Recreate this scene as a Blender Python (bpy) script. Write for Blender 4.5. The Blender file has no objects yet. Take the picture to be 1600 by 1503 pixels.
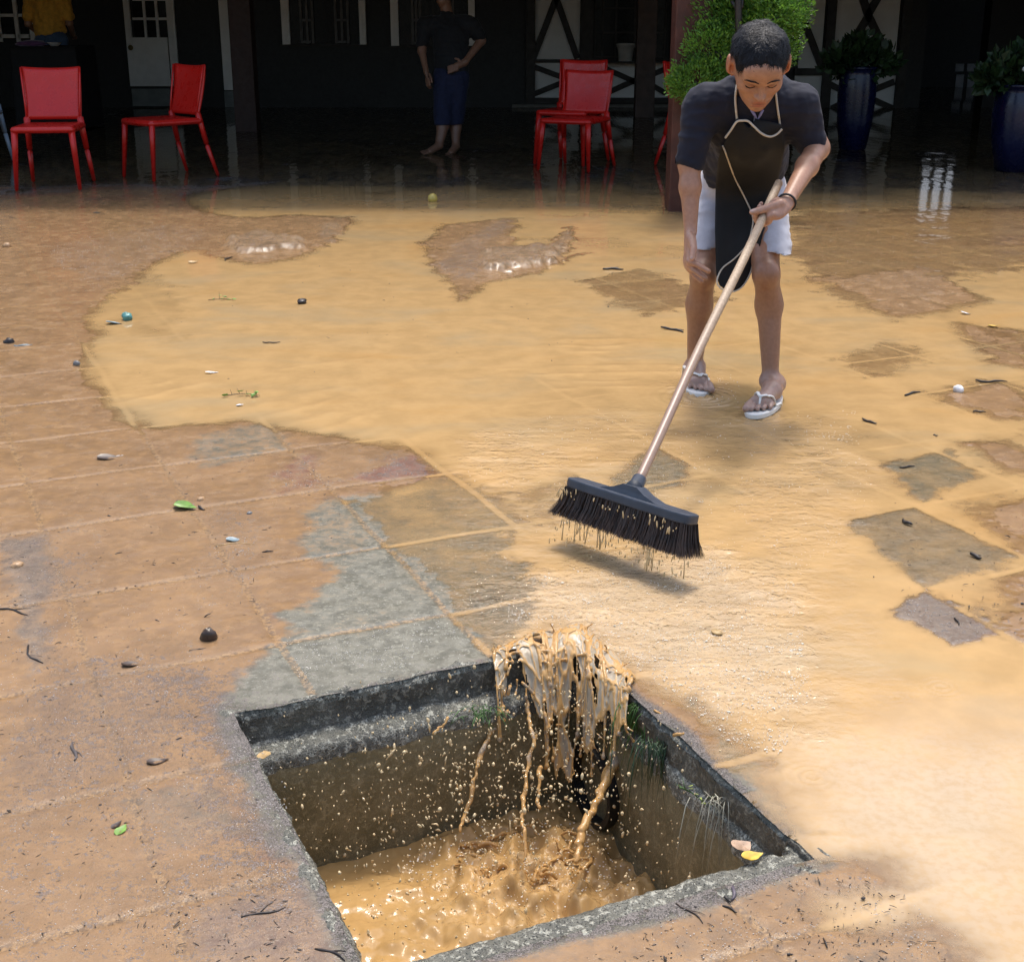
import bpy, bmesh, math, random
import numpy as np
from mathutils import Vector, Matrix
R = math.radians
random.seed(7); rng = np.random.default_rng(7)
SC = bpy.context.scene; COL = SC.collection

# ------------------------------------------------------------------ camera, sky, sun
FPX, PITCH, CAMH = 2090.0, R(19.2), 1.2
cam = bpy.data.cameras.new('camera'); camo = bpy.data.objects.new('camera', cam); COL.objects.link(camo)
camo.location = (0, 0, CAMH); camo.rotation_euler = (R(90) - PITCH, 0, 0)
cam.sensor_width = 36; cam.lens = FPX / 1600 * 36; cam.clip_start = .05; cam.clip_end = 3000
SC.camera = camo
SUN_EL, SUN_AZ = R(70), R(12)
world = bpy.data.worlds.new('World'); SC.world = world; world.use_nodes = True
wn = world.node_tree.nodes; wl = world.node_tree.links
sky = wn.new('ShaderNodeTexSky'); sky.sky_type = 'NISHITA'; sky.sun_disc = False
sky.sun_elevation = SUN_EL; sky.sun_rotation = SUN_AZ; sky.dust_density = 4.0; sky.air_density = 1.2
wl.new(sky.outputs[0], wn['Background'].inputs[0]); wn['Background'].inputs[1].default_value = 0.15
sun = bpy.data.lights.new('sun', 'SUN'); suno = bpy.data.objects.new('sun', sun); COL.objects.link(suno)
sun.energy = 1.5; sun.angle = R(7); sun.color = (1, .95, .87)
sd = Vector((math.sin(SUN_AZ) * math.cos(SUN_EL), math.cos(SUN_AZ) * math.cos(SUN_EL), math.sin(SUN_EL)))
suno.rotation_euler = sd.to_track_quat('Z', 'Y').to_euler()
SC.view_settings.view_transform = 'Standard'; SC.view_settings.look = 'None'
SC.view_settings.exposure = 0.86; SC.view_settings.gamma = 1
SC.render.engine = 'CYCLES'
SC.cycles.use_denoising = True
SC.cycles.max_bounces = 8; SC.cycles.transparent_max_bounces = 12; SC.cycles.caustics_reflective = False; SC.cycles.caustics_refractive = False
SC.cycles.sample_clamp_indirect = 6

# ------------------------------------------------------------------ measuring helpers: pixel of the 1600x1503 photo -> place
cp, sp = math.cos(PITCH), math.sin(PITCH)
def ray(x, y):
    k = (751.5 - y) / FPX
    return np.array([(x - 800) / FPX, cp + sp * k, -sp + cp * k])
O = np.array([0, 0, CAMH])
def P(x, y, d): return O + ray(x, y) * d                      # at depth d along the lens axis
def G(x, y, z=0.): r = ray(x, y); return O + r * ((z - CAMH) / r[2])   # on the level z
def W(x, y, Y): r = ray(x, y); return O + r * (Y / r[1])      # on the wall plane at distance Y
PH = R(24.5); UA = np.array([math.cos(PH), math.sin(PH)]); VA = np.array([-math.sin(PH), math.cos(PH)])
def uv2(u, v): return UA * u + VA * v
def lin(r, g, b):
    f = lambda c: c / 12.92 if c <= .04045 else ((c + .055) / 1.055) ** 2.4
    return (f(r / 255), f(g / 255), f(b / 255))

# ------------------------------------------------------------------ noise (numpy)
def _hash(ix, iy, iz, s):
    h = (ix * 374761393 + iy * 668265263 + iz * 2147483647 + s * 974634541) & 0xffffffff
    h = ((h ^ (h >> 13)) * 1274126177) & 0xffffffff
    return ((h ^ (h >> 16)) & 0xffff) / 32767.5 - 1.0
def vnoise(p, s=0):
    p = np.asarray(p, float); i = np.floor(p).astype(np.int64); f = p - i; f = f * f * (3 - 2 * f)
    r = 0
    for dx in (0, 1):
        for dy in (0, 1):
            for dz in (0, 1):
                w = (f[..., 0] if dx else 1 - f[..., 0]) * (f[..., 1] if dy else 1 - f[..., 1]) * (f[..., 2] if dz else 1 - f[..., 2])
                r = r + w * _hash(i[..., 0] + dx, i[..., 1] + dy, i[..., 2] + dz, s)
    return r
def fbm(p, s=0, o=4, g=.5):
    r = 0; a = 1.; p = np.asarray(p, float)
    for k in range(o): r = r + a * vnoise(p * 2 ** k, s + k); a *= g
    return r
def sstep(a, b, x): t = np.clip((x - a) / (b - a), 0, 1); return t * t * (3 - 2 * t)
def poly_sd(pts, X, Y):
    """signed distance (positive inside) to a polygon"""
    d = np.full(X.shape, 1e9); ins = np.zeros(X.shape, bool); n = len(pts)
    for i in range(n):
        ax, ay = pts[i]; bx, by = pts[(i + 1) % n]
        ex, ey = bx - ax, by - ay; wx, wy = X - ax, Y - ay
        t = np.clip((wx * ex + wy * ey) / (ex * ex + ey * ey + 1e-12), 0, 1)
        d = np.minimum(d, (wx - ex * t) ** 2 + (wy - ey * t) ** 2)
        c = ((ay <= Y) & (by > Y)) | ((by <= Y) & (ay > Y))
        with np.errstate(divide='ignore', invalid='ignore'):
            xx = ax + (Y - ay) / (by - ay + 1e-15) * ex
        ins ^= c & (X < xx)
    d = np.sqrt(d)
    return np.where(ins, d, -d)

# ------------------------------------------------------------------ object helpers
def link(name, me, parent=None, mat=None):
    o = bpy.data.objects.new(name, me); COL.objects.link(o)
    if mat is not None and hasattr(me, 'materials') and not me.materials:
        for m in (mat if isinstance(mat, (list, tuple)) else [mat]): me.materials.append(m)
    if parent is not None:
        o.parent = parent; o.matrix_parent_inverse = Matrix.Translation(-Vector(parent.location)) if parent.rotation_euler[2] == 0 else Matrix()
    return o
def thing(name, label, cat, loc=(0, 0, 0), group=None):
    o = bpy.data.objects.new(name, None); COL.objects.link(o); o.location = loc; o.empty_display_size = .1
    o['label'] = label; o['category'] = cat
    if group: o['group'] = group
    return o
def tag(o, label=None, cat=None, group=None, kind=None):
    if label: o['label'] = label
    if cat: o['category'] = cat
    if group: o['group'] = group
    if kind: o['kind'] = kind
    return o
def mesh(name, V, F, smooth=True, attrs=None, cols=None, mats=None):
    """fast mesh; F = (n,4) or (n,3) array, or a list of faces"""
    me = bpy.data.meshes.new(name); V = np.asarray(V, np.float32)
    if isinstance(F, np.ndarray):
        n, k = F.shape; me.vertices.add(len(V)); me.vertices.foreach_set('co', V.ravel())
        me.loops.add(n * k); me.loops.foreach_set('vertex_index', F.astype(np.int32).ravel())
        me.polygons.add(n); me.polygons.foreach_set('loop_start', np.arange(0, n * k, k, dtype=np.int32))
        me.polygons.foreach_set('loop_total', np.full(n, k, np.int32))
        me.update(calc_edges=True); me.validate()
    else:
        me.from_pydata([tuple(v) for v in V], [], [tuple(f) for f in F]); me.update()
    if mats is not None: me.polygons.foreach_set('material_index', np.asarray(mats, np.int32))
    me.polygons.foreach_set('use_smooth', np.full(len(me.polygons), bool(smooth)))
    for k, a in (attrs or {}).items():
        at = me.attributes.new(k, 'FLOAT', 'POINT'); at.data.foreach_set('value', np.asarray(a, np.float32))
    for k, a in (cols or {}).items():
        at = me.attributes.new(k, 'FLOAT_COLOR', 'POINT'); c = np.ones((len(V), 4), np.float32); c[:, :3] = a
        at.data.foreach_set('color', c.ravel())
    return me
class MB:
    """collects shapes into one mesh"""
    def __init__(s): s.V = []; s.F = []
    def add(s, V, F):
        n = len(s.V); s.V += [tuple(v) for v in V]; s.F += [tuple(i + n for i in f) for f in F]
    def box(s, lo, hi, M=None):
        x0, y0, z0 = lo; x1, y1, z1 = hi
        V = [(x0, y0, z0), (x1, y0, z0), (x1, y1, z0), (x0, y1, z0), (x0, y0, z1), (x1, y0, z1), (x1, y1, z1), (x0, y1, z1)]
        if M is not None: V = [tuple(M @ Vector(v)) for v in V]
        s.add(V, [(3, 2, 1, 0), (4, 5, 6, 7), (0, 1, 5, 4), (1, 2, 6, 5), (2, 3, 7, 6), (3, 0, 4, 7)])
    def bar(s, a, b, w, h, up=(0, 0, 1), w2=None, h2=None):
        a = Vector(a); b = Vector(b); d = (b - a).normalized(); x = d.cross(Vector(up))
        if x.length < 1e-4: x = d.cross(Vector((0, 1, 0)))
        x.normalize(); y = x.cross(d); w2 = w2 or w; h2 = h2 or h; V = []
        for p, ww, hh in ((a, w, h), (b, w2, h2)):
            for i, j in ((-1, -1), (1, -1), (1, 1), (-1, 1)): V.append(p + x * ww / 2 * i + y * hh / 2 * j)
        s.add(V, [(3, 2, 1, 0), (4, 5, 6, 7), (0, 1, 5, 4), (1, 2, 6, 5), (2, 3, 7, 6), (3, 0, 4, 7)])
    def tube(s, pts, rad, n=8, cap=True, flat=1., up=(0, 0, 1)):
        pts = [Vector(p) for p in pts]; m = len(pts); rad = rad if isinstance(rad, (list, tuple)) else [rad] * m
        V = []; F = []; prev = None
        for i, p in enumerate(pts):
            d = (pts[min(i + 1, m - 1)] - pts[max(i - 1, 0)]).normalized()
            x = (prev - d * prev.dot(d)) if prev is not None else d.cross(Vector(up))
            if x.length < 1e-5: x = d.cross(Vector((1, 0, .1)))
            x.normalize(); prev = x; y = d.cross(x)
            for k in range(n):
                t = 2 * math.pi * k / n; V.append(p + x * math.cos(t) * rad[i] + y * math.sin(t) * rad[i] * flat)
        for i in range(m - 1):
            for k in range(n):
                F.append((i * n + k, i * n + (k + 1) % n, (i + 1) * n + (k + 1) % n, (i + 1) * n + k))
        if cap: F.append(tuple(range(n - 1, -1, -1))); F.append(tuple((m - 1) * n + k for k in range(n)))
        s.add(V, F)
    def lathe(s, c, prof, n=24):
        V = []; F = []; m = len(prof)
        for r, z in prof:
            for k in range(n): t = 2 * math.pi * k / n; V.append((c[0] + r * math.cos(t), c[1] + r * math.sin(t), c[2] + z))
        for i in range(m - 1):
            for k in range(n): F.append((i * n + k, i * n + (k + 1) % n, (i + 1) * n + (k + 1) % n, (i + 1) * n + k))
        s.add(V, F)
    def ball(s, c, r, n=8, m=6, jit=0, scale=(1, 1, 1), M=None):
        V = []; F = []
        for i in range(m + 1):
            for k in range(n):
                a = math.pi * i / m; t = 2 * math.pi * k / n; q = 1 + (random.uniform(-jit, jit) if jit else 0)
                v = Vector((math.sin(a) * math.cos(t) * scale[0], math.sin(a) * math.sin(t) * scale[1], math.cos(a) * scale[2])) * (r * q)
                if M is not None: v = M @ v
                V.append(Vector(c) + v)
        for i in range(m):
            for k in range(n): F.append((i * n + k, (i + 1) * n + k, (i + 1) * n + (k + 1) % n, i * n + (k + 1) % n))
        s.add(V, F)
    def build(s, name, mat, parent=None, smooth=False, bevel=0, seg=2, weld=False):
        me = bpy.data.meshes.new(name); me.from_pydata(s.V, [], s.F)
        if bevel or weld:
            bm = bmesh.new(); bm.from_mesh(me)
            if weld: bmesh.ops.remove_doubles(bm, verts=bm.verts, dist=1e-5)
            if bevel: bmesh.ops.bevel(bm, geom=[e for e in bm.edges if e.calc_face_angle(0) > .5], offset=bevel, segments=seg, affect='EDGES', profile=.6)
            bm.to_mesh(me); bm.free()
        me.update(); me.polygons.foreach_set('use_smooth', np.full(len(me.polygons), bool(smooth)))
        return link(name, me, parent, mat)
def copy_tree(o, parent=None):
    c = o.copy(); COL.objects.link(c); c.parent = parent
    for ch in list(o.children): copy_tree(ch, c)
    return c

# ------------------------------------------------------------------ materials
class NT:
    def __init__(s, name):
        s.m = bpy.data.materials.new(name); s.m.use_nodes = True; s.t = s.m.node_tree; s.N = s.t.nodes; s.b = s.N['Principled BSDF']; s.out = s.N['Material Output']
    def n(s, typ, **kw):
        x = s.N.new('ShaderNode' + typ)
        for k, v in kw.items(): setattr(x, k, v)
        return x
    def l(s, a, b): s.t.links.new(a, b)
    def put(s, sock, v):
        if hasattr(v, 'is_output'): s.l(v, sock)
        elif isinstance(v, tuple) and len(v) == 3 and sock.type == 'RGBA': sock.default_value = (*v, 1)
        else: sock.default_value = v
    def pos(s): return s.n('NewGeometry').outputs['Position']
    def obj(s): return s.n('TexCoord').outputs['Object']
    def att(s, k, col=False): x = s.n('Attribute'); x.attribute_name = k; return x.outputs['Color' if col else 'Fac']
    def noise(s, vec, sc, det=4, rough=.55, dist=0.):
        x = s.n('TexNoise'); s.l(vec, x.inputs['Vector']); x.inputs['Scale'].default_value = sc; x.inputs['Detail'].default_value = det
        x.inputs['Roughness'].default_value = rough; x.inputs['Distortion'].default_value = dist; return x.outputs[0]
    def scale(s, vec, v): x = s.n('VectorMath', operation='MULTIPLY'); s.l(vec, x.inputs[0]); x.inputs[1].default_value = v; return x.outputs[0]
    def math(s, op, a, b=0., c=0., clamp=False):
        x = s.n('Math', operation=op); x.use_clamp = clamp
        for i, v in enumerate((a, b, c)): s.put(x.inputs[i], v)
        return x.outputs[0]
    def step(s, v, a, b, o0=0., o1=1.):
        x = s.n('MapRange', interpolation_type='SMOOTHSTEP'); s.put(x.inputs[0], v)
        for i, q in zip((1, 2, 3, 4), (a, b, o0, o1)): s.put(x.inputs[i], q)
        return x.outputs[0]
    def mix(s, f, a, b, mode='MIX'):
        x = s.n('Mix', data_type='RGBA', blend_type=mode); s.put(x.inputs[0], f); s.put(x.inputs[6], a); s.put(x.inputs[7], b); return x.outputs[2]
    def bump(s, h, strength=.3, dist=.01, nrm=None):
        x = s.n('Bump'); s.put(x.inputs['Strength'], strength); s.put(x.inputs['Distance'], dist); s.l(h, x.inputs['Height'])
        if nrm is not None: s.l(nrm, x.inputs['Normal'])
        return x.outputs[0]
    def set(s, **kw):
        for k, v in kw.items(): s.put(s.b.inputs[k.replace('_', ' ')], v)
        return s.m
def simple(name, col, rough=.5, var=.15, sc=8., bump=.15, bsc=60., dist=.004, **kw):
    t = NT(name); v = t.obj(); n = t.noise(v, sc, 5)
    c = t.mix(t.step(n, .3, .7), tuple(x * (1 - var) for x in col), tuple(min(1, x * (1 + var)) for x in col))
    t.set(Base_Color=c, Roughness=t.step(t.noise(v, sc * 3, 3), .3, .7, max(.02, rough - .08), min(1, rough + .08)), **{k: q for k, q in kw.items()})
    if bump: t.set(Normal=t.bump(t.noise(v, bsc, 4), bump, dist))
    return t.m
M_black = simple('black_paint', (.012, .012, .014), .6)
M_timber = simple('dark_timber', (.02, .016, .014), .6, .3, 6)
M_plaster = simple('white_plaster', (.78, .80, .83), .85, .06, 3, .2, 90)
M_whitewood = simple('white_painted_wood', (.88, .89, .91), .5, .05)
M_glass_dark = simple('dark_pane', (.006, .007, .009), .25, .1, bump=0, Specular_IOR_Level=.12)
M_redpost = simple('red_brown_wood', (.075, .022, .013), .6, .25, 7)
M_brownpost = simple('brown_wood', (.06, .035, .028), .6, .25, 7)
M_red = simple('red_plastic', (.60, .018, .012), .32, .05, 6, .05, 200)
M_roof = simple('clay_roof_tile', (.09, .035, .022), .8, .3, 4)
M_ceil = simple('dark_ceiling_board', (.012, .010, .009), .8)
M_pot = simple('glazed_blue_pot', (.004, .006, .034), .25, .25, 4)
M_leafdark = simple('dark_leaf', (.02, .045, .018), .5, .4, 12)
M_bucket = simple('white_plastic', (.6, .6, .6), .4)
# ---- mud and water colours (albedo)
MUDW = (.475, .305, .135)
MUDF = (.238, .146, .073)

def mat_ground():
    t = NT('wet_muddy_paving'); p = t.pos()
    grey, red, mud, jnt, grit, shade = (t.att(k) for k in ('grey', 'red', 'mud', 'joint', 'grit', 'far'))
    nA = t.noise(p, 5, 6, .6); nB = t.noise(p, 26, 6, .65); nC = t.noise(p, 110, 5, .65); nD = t.noise(p, 420, 3, .6)
    # bare stone
    stone = t.mix(t.step(nB, .35, .65), (.125, .12, .092), (.215, .205, .16))
    stone = t.mix(t.step(nC, .52, .68), stone, (.29, .28, .22))
    stone = t.mix(t.step(nD, .38, .30), stone, (.045, .045, .042))
    rstone = t.mix(t.step(nB, .35, .68), (.19, .085, .056), (.29, .15, .10))
    rstone = t.mix(t.step(nC, .57, .68), rstone, (.15, .105, .10))
    stone = t.mix(red, stone, rstone)
    # mud film settles unevenly
    film = t.mix(t.step(nA, .3, .7), tuple(c * .86 for c in MUDF), tuple(c * 1.18 for c in MUDF))
    film = t.mix(t.step(nC, .42, .62), t.mix(.28, film, (.22, .135, .08)), film)
    film = t.mix(t.math('MULTIPLY', t.step(nB, .42, .66), .25), film, (.46, .27, .11))
    cov = t.math('ADD', mud, t.math('MULTIPLY', t.math('SUBTRACT', nB, .5), .75))
    cov = t.math('ADD', cov, t.math('MULTIPLY', t.math('SUBTRACT', nC, .5), .6))
    cov = t.step(cov, .28, .72)
    c = t.mix(cov, stone, film)
    # joints hold paler mud and dark crumbs
    jj = t.step(t.math('ADD', jnt, t.math('MULTIPLY', t.math('SUBTRACT', nC, .5), .9)), .45, .7)
    c = t.mix(t.math('MULTIPLY', jj, .5), c, t.mix(t.step(nC, .4, .6), (.10, .075, .055), (.40, .25, .115)))
    # dark grit and crumbs
    gm = t.math('ADD', t.math('MULTIPLY', t.math('SUBTRACT', nC, .5), 1.6), t.math('MULTIPLY', t.math('SUBTRACT', nD, .5), 1.3))
    gm = t.math('ADD', gm, t.math('MULTIPLY', t.math('SUBTRACT', nB, .5), 1.2))
    gg = t.step(t.math('ADD', gm, t.math('MULTIPLY', grit, .75)), .42, .62)
    c = t.mix(t.math('MULTIPLY', gg, .8), c, t.mix(t.step(nD, .4, .6), (.05, .045, .045), (.20, .17, .16)))
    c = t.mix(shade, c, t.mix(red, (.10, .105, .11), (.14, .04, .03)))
    h = t.math('ADD', t.math('MULTIPLY', nC, .6), t.math('MULTIPLY', nD, .5))
    h = t.math('ADD', h, t.math('MULTIPLY', gg, .5))
    s = t.math('ADD', t.math('MULTIPLY', grit, .75), .12)
    b1 = t.bump(nB, .16, .006); b2 = t.bump(h, s, .0035, b1)
    r = t.step(t.noise(p, 14, 5), .35, .7, .10, .34)
    return t.set(Base_Color=c, Roughness=r, Normal=b2, IOR=1.36)
M_ground = mat_ground()

def water_mat(name, col, sheet=True, rough=.05, amp=.85):
    t = NT(name); p = t.pos(); wd = t.att('depth'); tu = t.att('turb'); fl = t.att('foam_shine')
    n1 = t.noise(p, 9, 5, .6); n2 = t.noise(p, 60, 4, .6)
    c = t.mix(t.step(n1, .3, .7), tuple(q * .90 for q in col), tuple(min(1, q * 1.08) for q in col))
    nS = t.noise(t.scale(p, (.8, 1.5, 1)), 1.6, 5, .6, .4); c = t.mix(t.step(nS, .48, .70, 0, .55), c, (.37, .285, .165)); c = t.mix(t.step(nS, .45, .28, 0, .35), c, (.50, .27, .085))
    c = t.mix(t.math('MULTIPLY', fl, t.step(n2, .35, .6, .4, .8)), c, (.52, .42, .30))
    a = t.math('ADD', wd, t.math('MULTIPLY', t.math('SUBTRACT', n1, .5), t.math('MULTIPLY', t.step(wd, 1.6, .5), .5)))
    a = t.math('ADD', a, t.math('MULTIPLY', t.math('SUBTRACT', n2, .5), t.math('MULTIPLY', t.step(wd, 1.6, .5), .35)))
    a = t.math('SUBTRACT', 1., t.math('POWER', 2.718, t.math('MULTIPLY', t.math('MAXIMUM', a, 0.), -1.35)))
    w1 = t.noise(p, 42, 3, .55, .6); w2 = t.noise(p, 170, 3, .6, .8); w0 = t.noise(t.scale(p, (.35, 1., 1.)), 24, 2, .5, .5)
    h = t.math('ADD', t.math('MULTIPLY', w1, .5), t.math('MULTIPLY', w2, .09)); h = t.math('ADD', h, t.math('MULTIPLY', w0, .5))
    nr = t.bump(h, t.math('ADD', t.math('MULTIPLY', tu, amp), .010), .024)
    nd = t.bump(h, t.math('ADD', t.math('MULTIPLY', tu, .05), .003), .022); dif = t.n('BsdfDiffuse'); t.l(c, dif.inputs[0]); t.l(nd, dif.inputs['Normal'])
    tr = t.n('BsdfTransparent'); mx = t.n('MixShader'); t.l(a, mx.inputs[0]); t.l(tr.outputs[0], mx.inputs[1]); t.l(dif.outputs[0], mx.inputs[2])
    gl = t.n('BsdfGlossy'); gl.inputs['Roughness'].default_value = rough; t.l(nr, gl.inputs['Normal'])
    fr = t.n('Fresnel'); fr.inputs[0].default_value = 1.38; t.l(nr, fr.inputs['Normal'])
    m2 = t.n('MixShader'); t.l(fr.outputs[0], m2.inputs[0]); t.l(mx.outputs[0], m2.inputs[1]); t.l(gl.outputs[0], m2.inputs[2])
    t.l(m2.outputs[0], t.out.inputs['Surface']); return t.m
M_water = water_mat('turbid_muddy_water', MUDW)

# ------------------------------------------------------------------ the ground: one sheet, its tiles, mud and puddles
def axis(segs):
    out = [segs[0][0]]
    for a, b, d0, d1 in segs:
        x = a
        while x < b - 1e-9:
            t = (x - a) / (b - a); x = min(b, x + d0 * (d1 / d0) ** t); out.append(x)
    return np.array(out)
xp = axis([(0, .95, .006, .006), (.95, 5., .006, .05), (5., 14, .06, .5), (14, 90, 1, 20)])
xs = np.concatenate([-xp[:0:-1], xp])
ys = axis([(-60, -2, 20, 2), (-2, 1.25, 1, .02), (1.25, 3.7, .006, .0065), (3.7, 10, .0065, .035), (10, 20, .04, .5), (20, 120, 1, 25)])
XX, YY = np.meshgrid(xs, ys); X = XX.ravel(); Y = YY.ravel(); NX, NY = len(xs), len(ys)
U = X * UA[0] + Y * UA[1]; Vv = X * VA[0] + Y * VA[1]
P3 = np.stack([X, Y, 0 * X], 1)
nz1 = fbm(P3 * 3.1, 11, 4); nz2 = fbm(P3 * 14., 21, 4); nz3 = fbm(P3 * 60., 31, 3)
H_U0, H_U1, H_V0, H_V1 = .43, 1.125, 1.37, 2.165          # the drain opening, in paving axes
# tiles
def dist_to(vals, x):
    v = np.array(vals); i = np.clip(np.searchsorted(v, x), 1, len(v) - 1)
    return np.minimum(x - v[i - 1], v[i] - x), i
wob = .006 * fbm(P3 * 5, 41, 3)
vC = [-40] + list(np.arange(.42, 1.2, .41)) + [1.235, 1.655, 2.0, 2.41, 2.82, 3.27, 3.65, 4.06] + list(np.arange(4.47, 40, .41))
vR = [-40] + list(np.arange(.38, 40, .4285))
uC = [-40] + list(np.arange(-9.71 + .09, -.2, .365)) + [-.15, .22, .585, .955, 1.295, 1.62, 1.955, 2.295] + list(np.arange(2.66, 40, .365))
right = U > 1.47 + .0 * Vv
dvC, ivC = dist_to(vC, Vv + wob); dvR, ivR = dist_to(vR, Vv + wob)
dv = np.where(right, dvR, dvC); iv = np.where(right, ivR, ivC)
us = U + .0 * Vv + wob
du, iu = dist_to(uC, us)
jd = np.minimum(dv, du)
tid = iu * 131 + iv * 17 + right * 7
trand = (_hash(tid.astype(np.int64), 0 * tid, 0 * tid, 5) + 1) / 2
trand2 = (_hash(tid.astype(np.int64), 0 * tid + 3, 0 * tid, 9) + 1) / 2
joint = 1 - sstep(.004, .013, jd)

def px(pts, z=0.): return [tuple(G(x, y, z)[:2]) for x, y in pts]
def smooth_px(pts, n=5):
    p = [np.array(q, float) for q in pts]; m = len(p); out = []
    for i in range(m):
        a, b, c, d = p[i - 1], p[i], p[(i + 1) % m], p[(i + 2) % m]
        for k in range(n): t = k / n; out.append(tuple(.5 * ((2 * b) + (-a + c) * t + (2 * a - 5 * b + 4 * c - d) * t * t + (-a + 3 * b - 3 * c + d) * t ** 3)))
    return out
def soft(pts, s, nz=0., k=0.):
    """soft mask of a region measured in the photo; s = edge width in metres, nz = raggedness"""
    d = poly_sd(px(pts), X, Y)
    return sstep(-s, s, d + nz * (nz1 * .5 + nz2 * .35 + nz3 * .15) + k)
mud = .88 + .12 * (trand - .5) * 2 + .08 * nz1
grey = 0 * X; red = .35 + .5 * (trand2 > .6); grit = .16 + .16 * nz1
def paint(arr, val, pts, s=.02, nz=.03, amt=1.):
    m = soft(pts, s, nz) * amt
    return arr * (1 - m) + val * m
# bare or thinly covered tiles near the drain
for pts, mv, rv in [
    ([(352, 1105), (400, 1040), (425, 985), (430, 955), (515, 900), (468, 868), (470, 800), (540, 776), (705, 742), (800, 800), (860, 880), (830, 1000), (768, 1025), (590, 1068), (380, 1122)], .34, 0),
    ([(437, 1018), (690, 966), (768, 1022), (590, 1068), (380, 1122), (352, 1105), (400, 1040)], .10, 0),
    ([(425, 985), (430, 960), (520, 905), (598, 860), (640, 905), (690, 962), (560, 985), (440, 1005)], .24, 0),
    ([(470, 800), (535, 778), (590, 850), (500, 872)], .42, 0),
    ([(540, 780), (705, 742), (800, 800), (780, 828), (604, 855)], .40, 0),
    ([(610, 858), (780, 832), (860, 880), (820, 990), (760, 1005), (655, 905)], .36, 0),
    ([(300, 690), (420, 655), (470, 705), (310, 735)], .5, 0),
    ([(1335, 808), (1430, 789), (1596, 868), (1570, 885), (1440, 916), (1330, 832)], .22, .1),
    ([(1375, 952), (1448, 920), (1540, 985), (1490, 1016)], .12, .35),
    ([(1380, 720), (1480, 700), (1540, 745), (1440, 790)], .3, 0),
    ([(945, 745), (1020, 695), (1085, 720), (1075, 760), (980, 790)], .25, 0),
    ([(1180, 1370), (1330, 1335), (1420, 1385), (1390, 1430), (1240, 1450), (1130, 1420)], .66, .15),
    ([(1260, 1470), (1400, 1420), (1500, 1460), (1540, 1503), (1400, 1560), (1200, 1560)], .60, .2),
    ([(830, 1503), (1130, 1390), (1230, 1440), (1240, 1503), (1100, 1560)], .7, .2),
    ([(540, 752), (655, 706), (706, 741), (610, 752)], .38, .9),
    ([(420, 745), (482, 708), (512, 765), (430, 775)], .5, .9),
    ([(0, 845), (70, 838), (100, 950), (112, 1060), (0, 1090)], .42, .3),
    ([(0, 1085), (150, 1050), (290, 1090), (250, 1180), (0, 1280)], .62, .4),
    ([(350, 1100), (376, 1130), (440, 1230), (480, 1370), (420, 1330), (350, 1210)], .28, .1),
    ([(200, 1250), (340, 1210), (380, 1300), (250, 1330)], .55, .2),
    ([(330, 1440), (470, 1380), (560, 1530), (300, 1530)], .45, .45),
    ([(1060, 1100), (1130, 1180), (1150, 1240), (1240, 1320), (1270, 1310), (1180, 1190), (1080, 1080)], .12, 0)]:
    mud = paint(mud, mv, pts, .04, .07); red = paint(red, rv, pts, .02, .03)
for pts, gv in [
    ([(0, 840), (110, 830), (140, 1000), (330, 1060), (300, 1190), (0, 1290)], .55),
    ([(0, 1280), (200, 1235), (400, 1190), (480, 1370), (570, 1530), (0, 1530)], .42),
    ([(300, 1060), (376, 1115), (440, 1200), (490, 1370), (430, 1400), (330, 1200)], .75),
    ([(820, 1503), (1240, 1340), (1420, 1380), (1540, 1503), (1400, 1560), (900, 1560)], .30),
    ([(320, 800), (420, 800), (400, 960), (330, 930)], .45),
    ([(60, 385), (250, 350), (340, 365), (220, 425), (140, 440), (80, 415)], .42),
    ([(1390, 950), (1448, 922), (1540, 985), (1480, 1016)], .5),
    ([(540, 752), (655, 706), (706, 741), (610, 752)], .6),
    ([(430, 750), (482, 708), (512, 765), (430, 778)], .5),
    ([(680, 385), (790, 345), (780, 400), (760, 440), (690, 440)], .6),
    ([(1230, 330), (1600, 330), (1600, 400), (1440, 470), (1240, 420)], .35)]:
    grit = paint(grit, gv, pts, .09, .10)
edged = np.maximum(np.maximum(H_U0 - U, U - H_U1), np.maximum(H_V0 - Vv, Vv - H_V1)); em = sstep(.045, .0, edged + .02 * nz1) * (edged > -.02)
grit = np.maximum(grit, em * 1.05); mud = mud * (1 - .75 * em); red = red * (1 - em)
# under the roof: slate darkened for the roof's shade, with a red strip
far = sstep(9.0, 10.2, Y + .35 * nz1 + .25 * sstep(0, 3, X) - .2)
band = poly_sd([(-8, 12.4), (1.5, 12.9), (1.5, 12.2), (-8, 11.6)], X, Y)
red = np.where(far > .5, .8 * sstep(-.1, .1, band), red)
# water level z=0; Wt = how far the paving lies below it
Wt = soft(smooth_px([(138, 545), (150, 480), (215, 452), (228, 420), (300, 393), (352, 404), (410, 412), (478, 398), (500, 372), (560, 345), (470, 336), (380, 340), (300, 318),
           (380, 292), (700, 262), (1000, 250), (1700, 240), (1800, 1600), (1560, 1530), (1500, 1462), (1440, 1435), (1330, 1450), (1300, 1420), (1410, 1385), (1330, 1338), (1250, 1320),
           (1160, 1190), (985, 1050), (890, 985), (800, 1010), (745, 955), (690, 890), (640, 835), (600, 770), (690, 760), (712, 742), (655, 704), (590, 690), (470, 672), (400, 655), (330, 660), (225, 666), (185, 640)], 4), .10, .07)
def wet(val, pts, s=.03, nz=.05):
    global Wt
    Wt = paint(Wt, val, pts, s, nz)
wet(.17, [(655, 380), (700, 350), (800, 342), (800, 385), (880, 400), (920, 395), (850, 425), (760, 445), (720, 470), (690, 442)], .05, .06)     # mud bank
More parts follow.
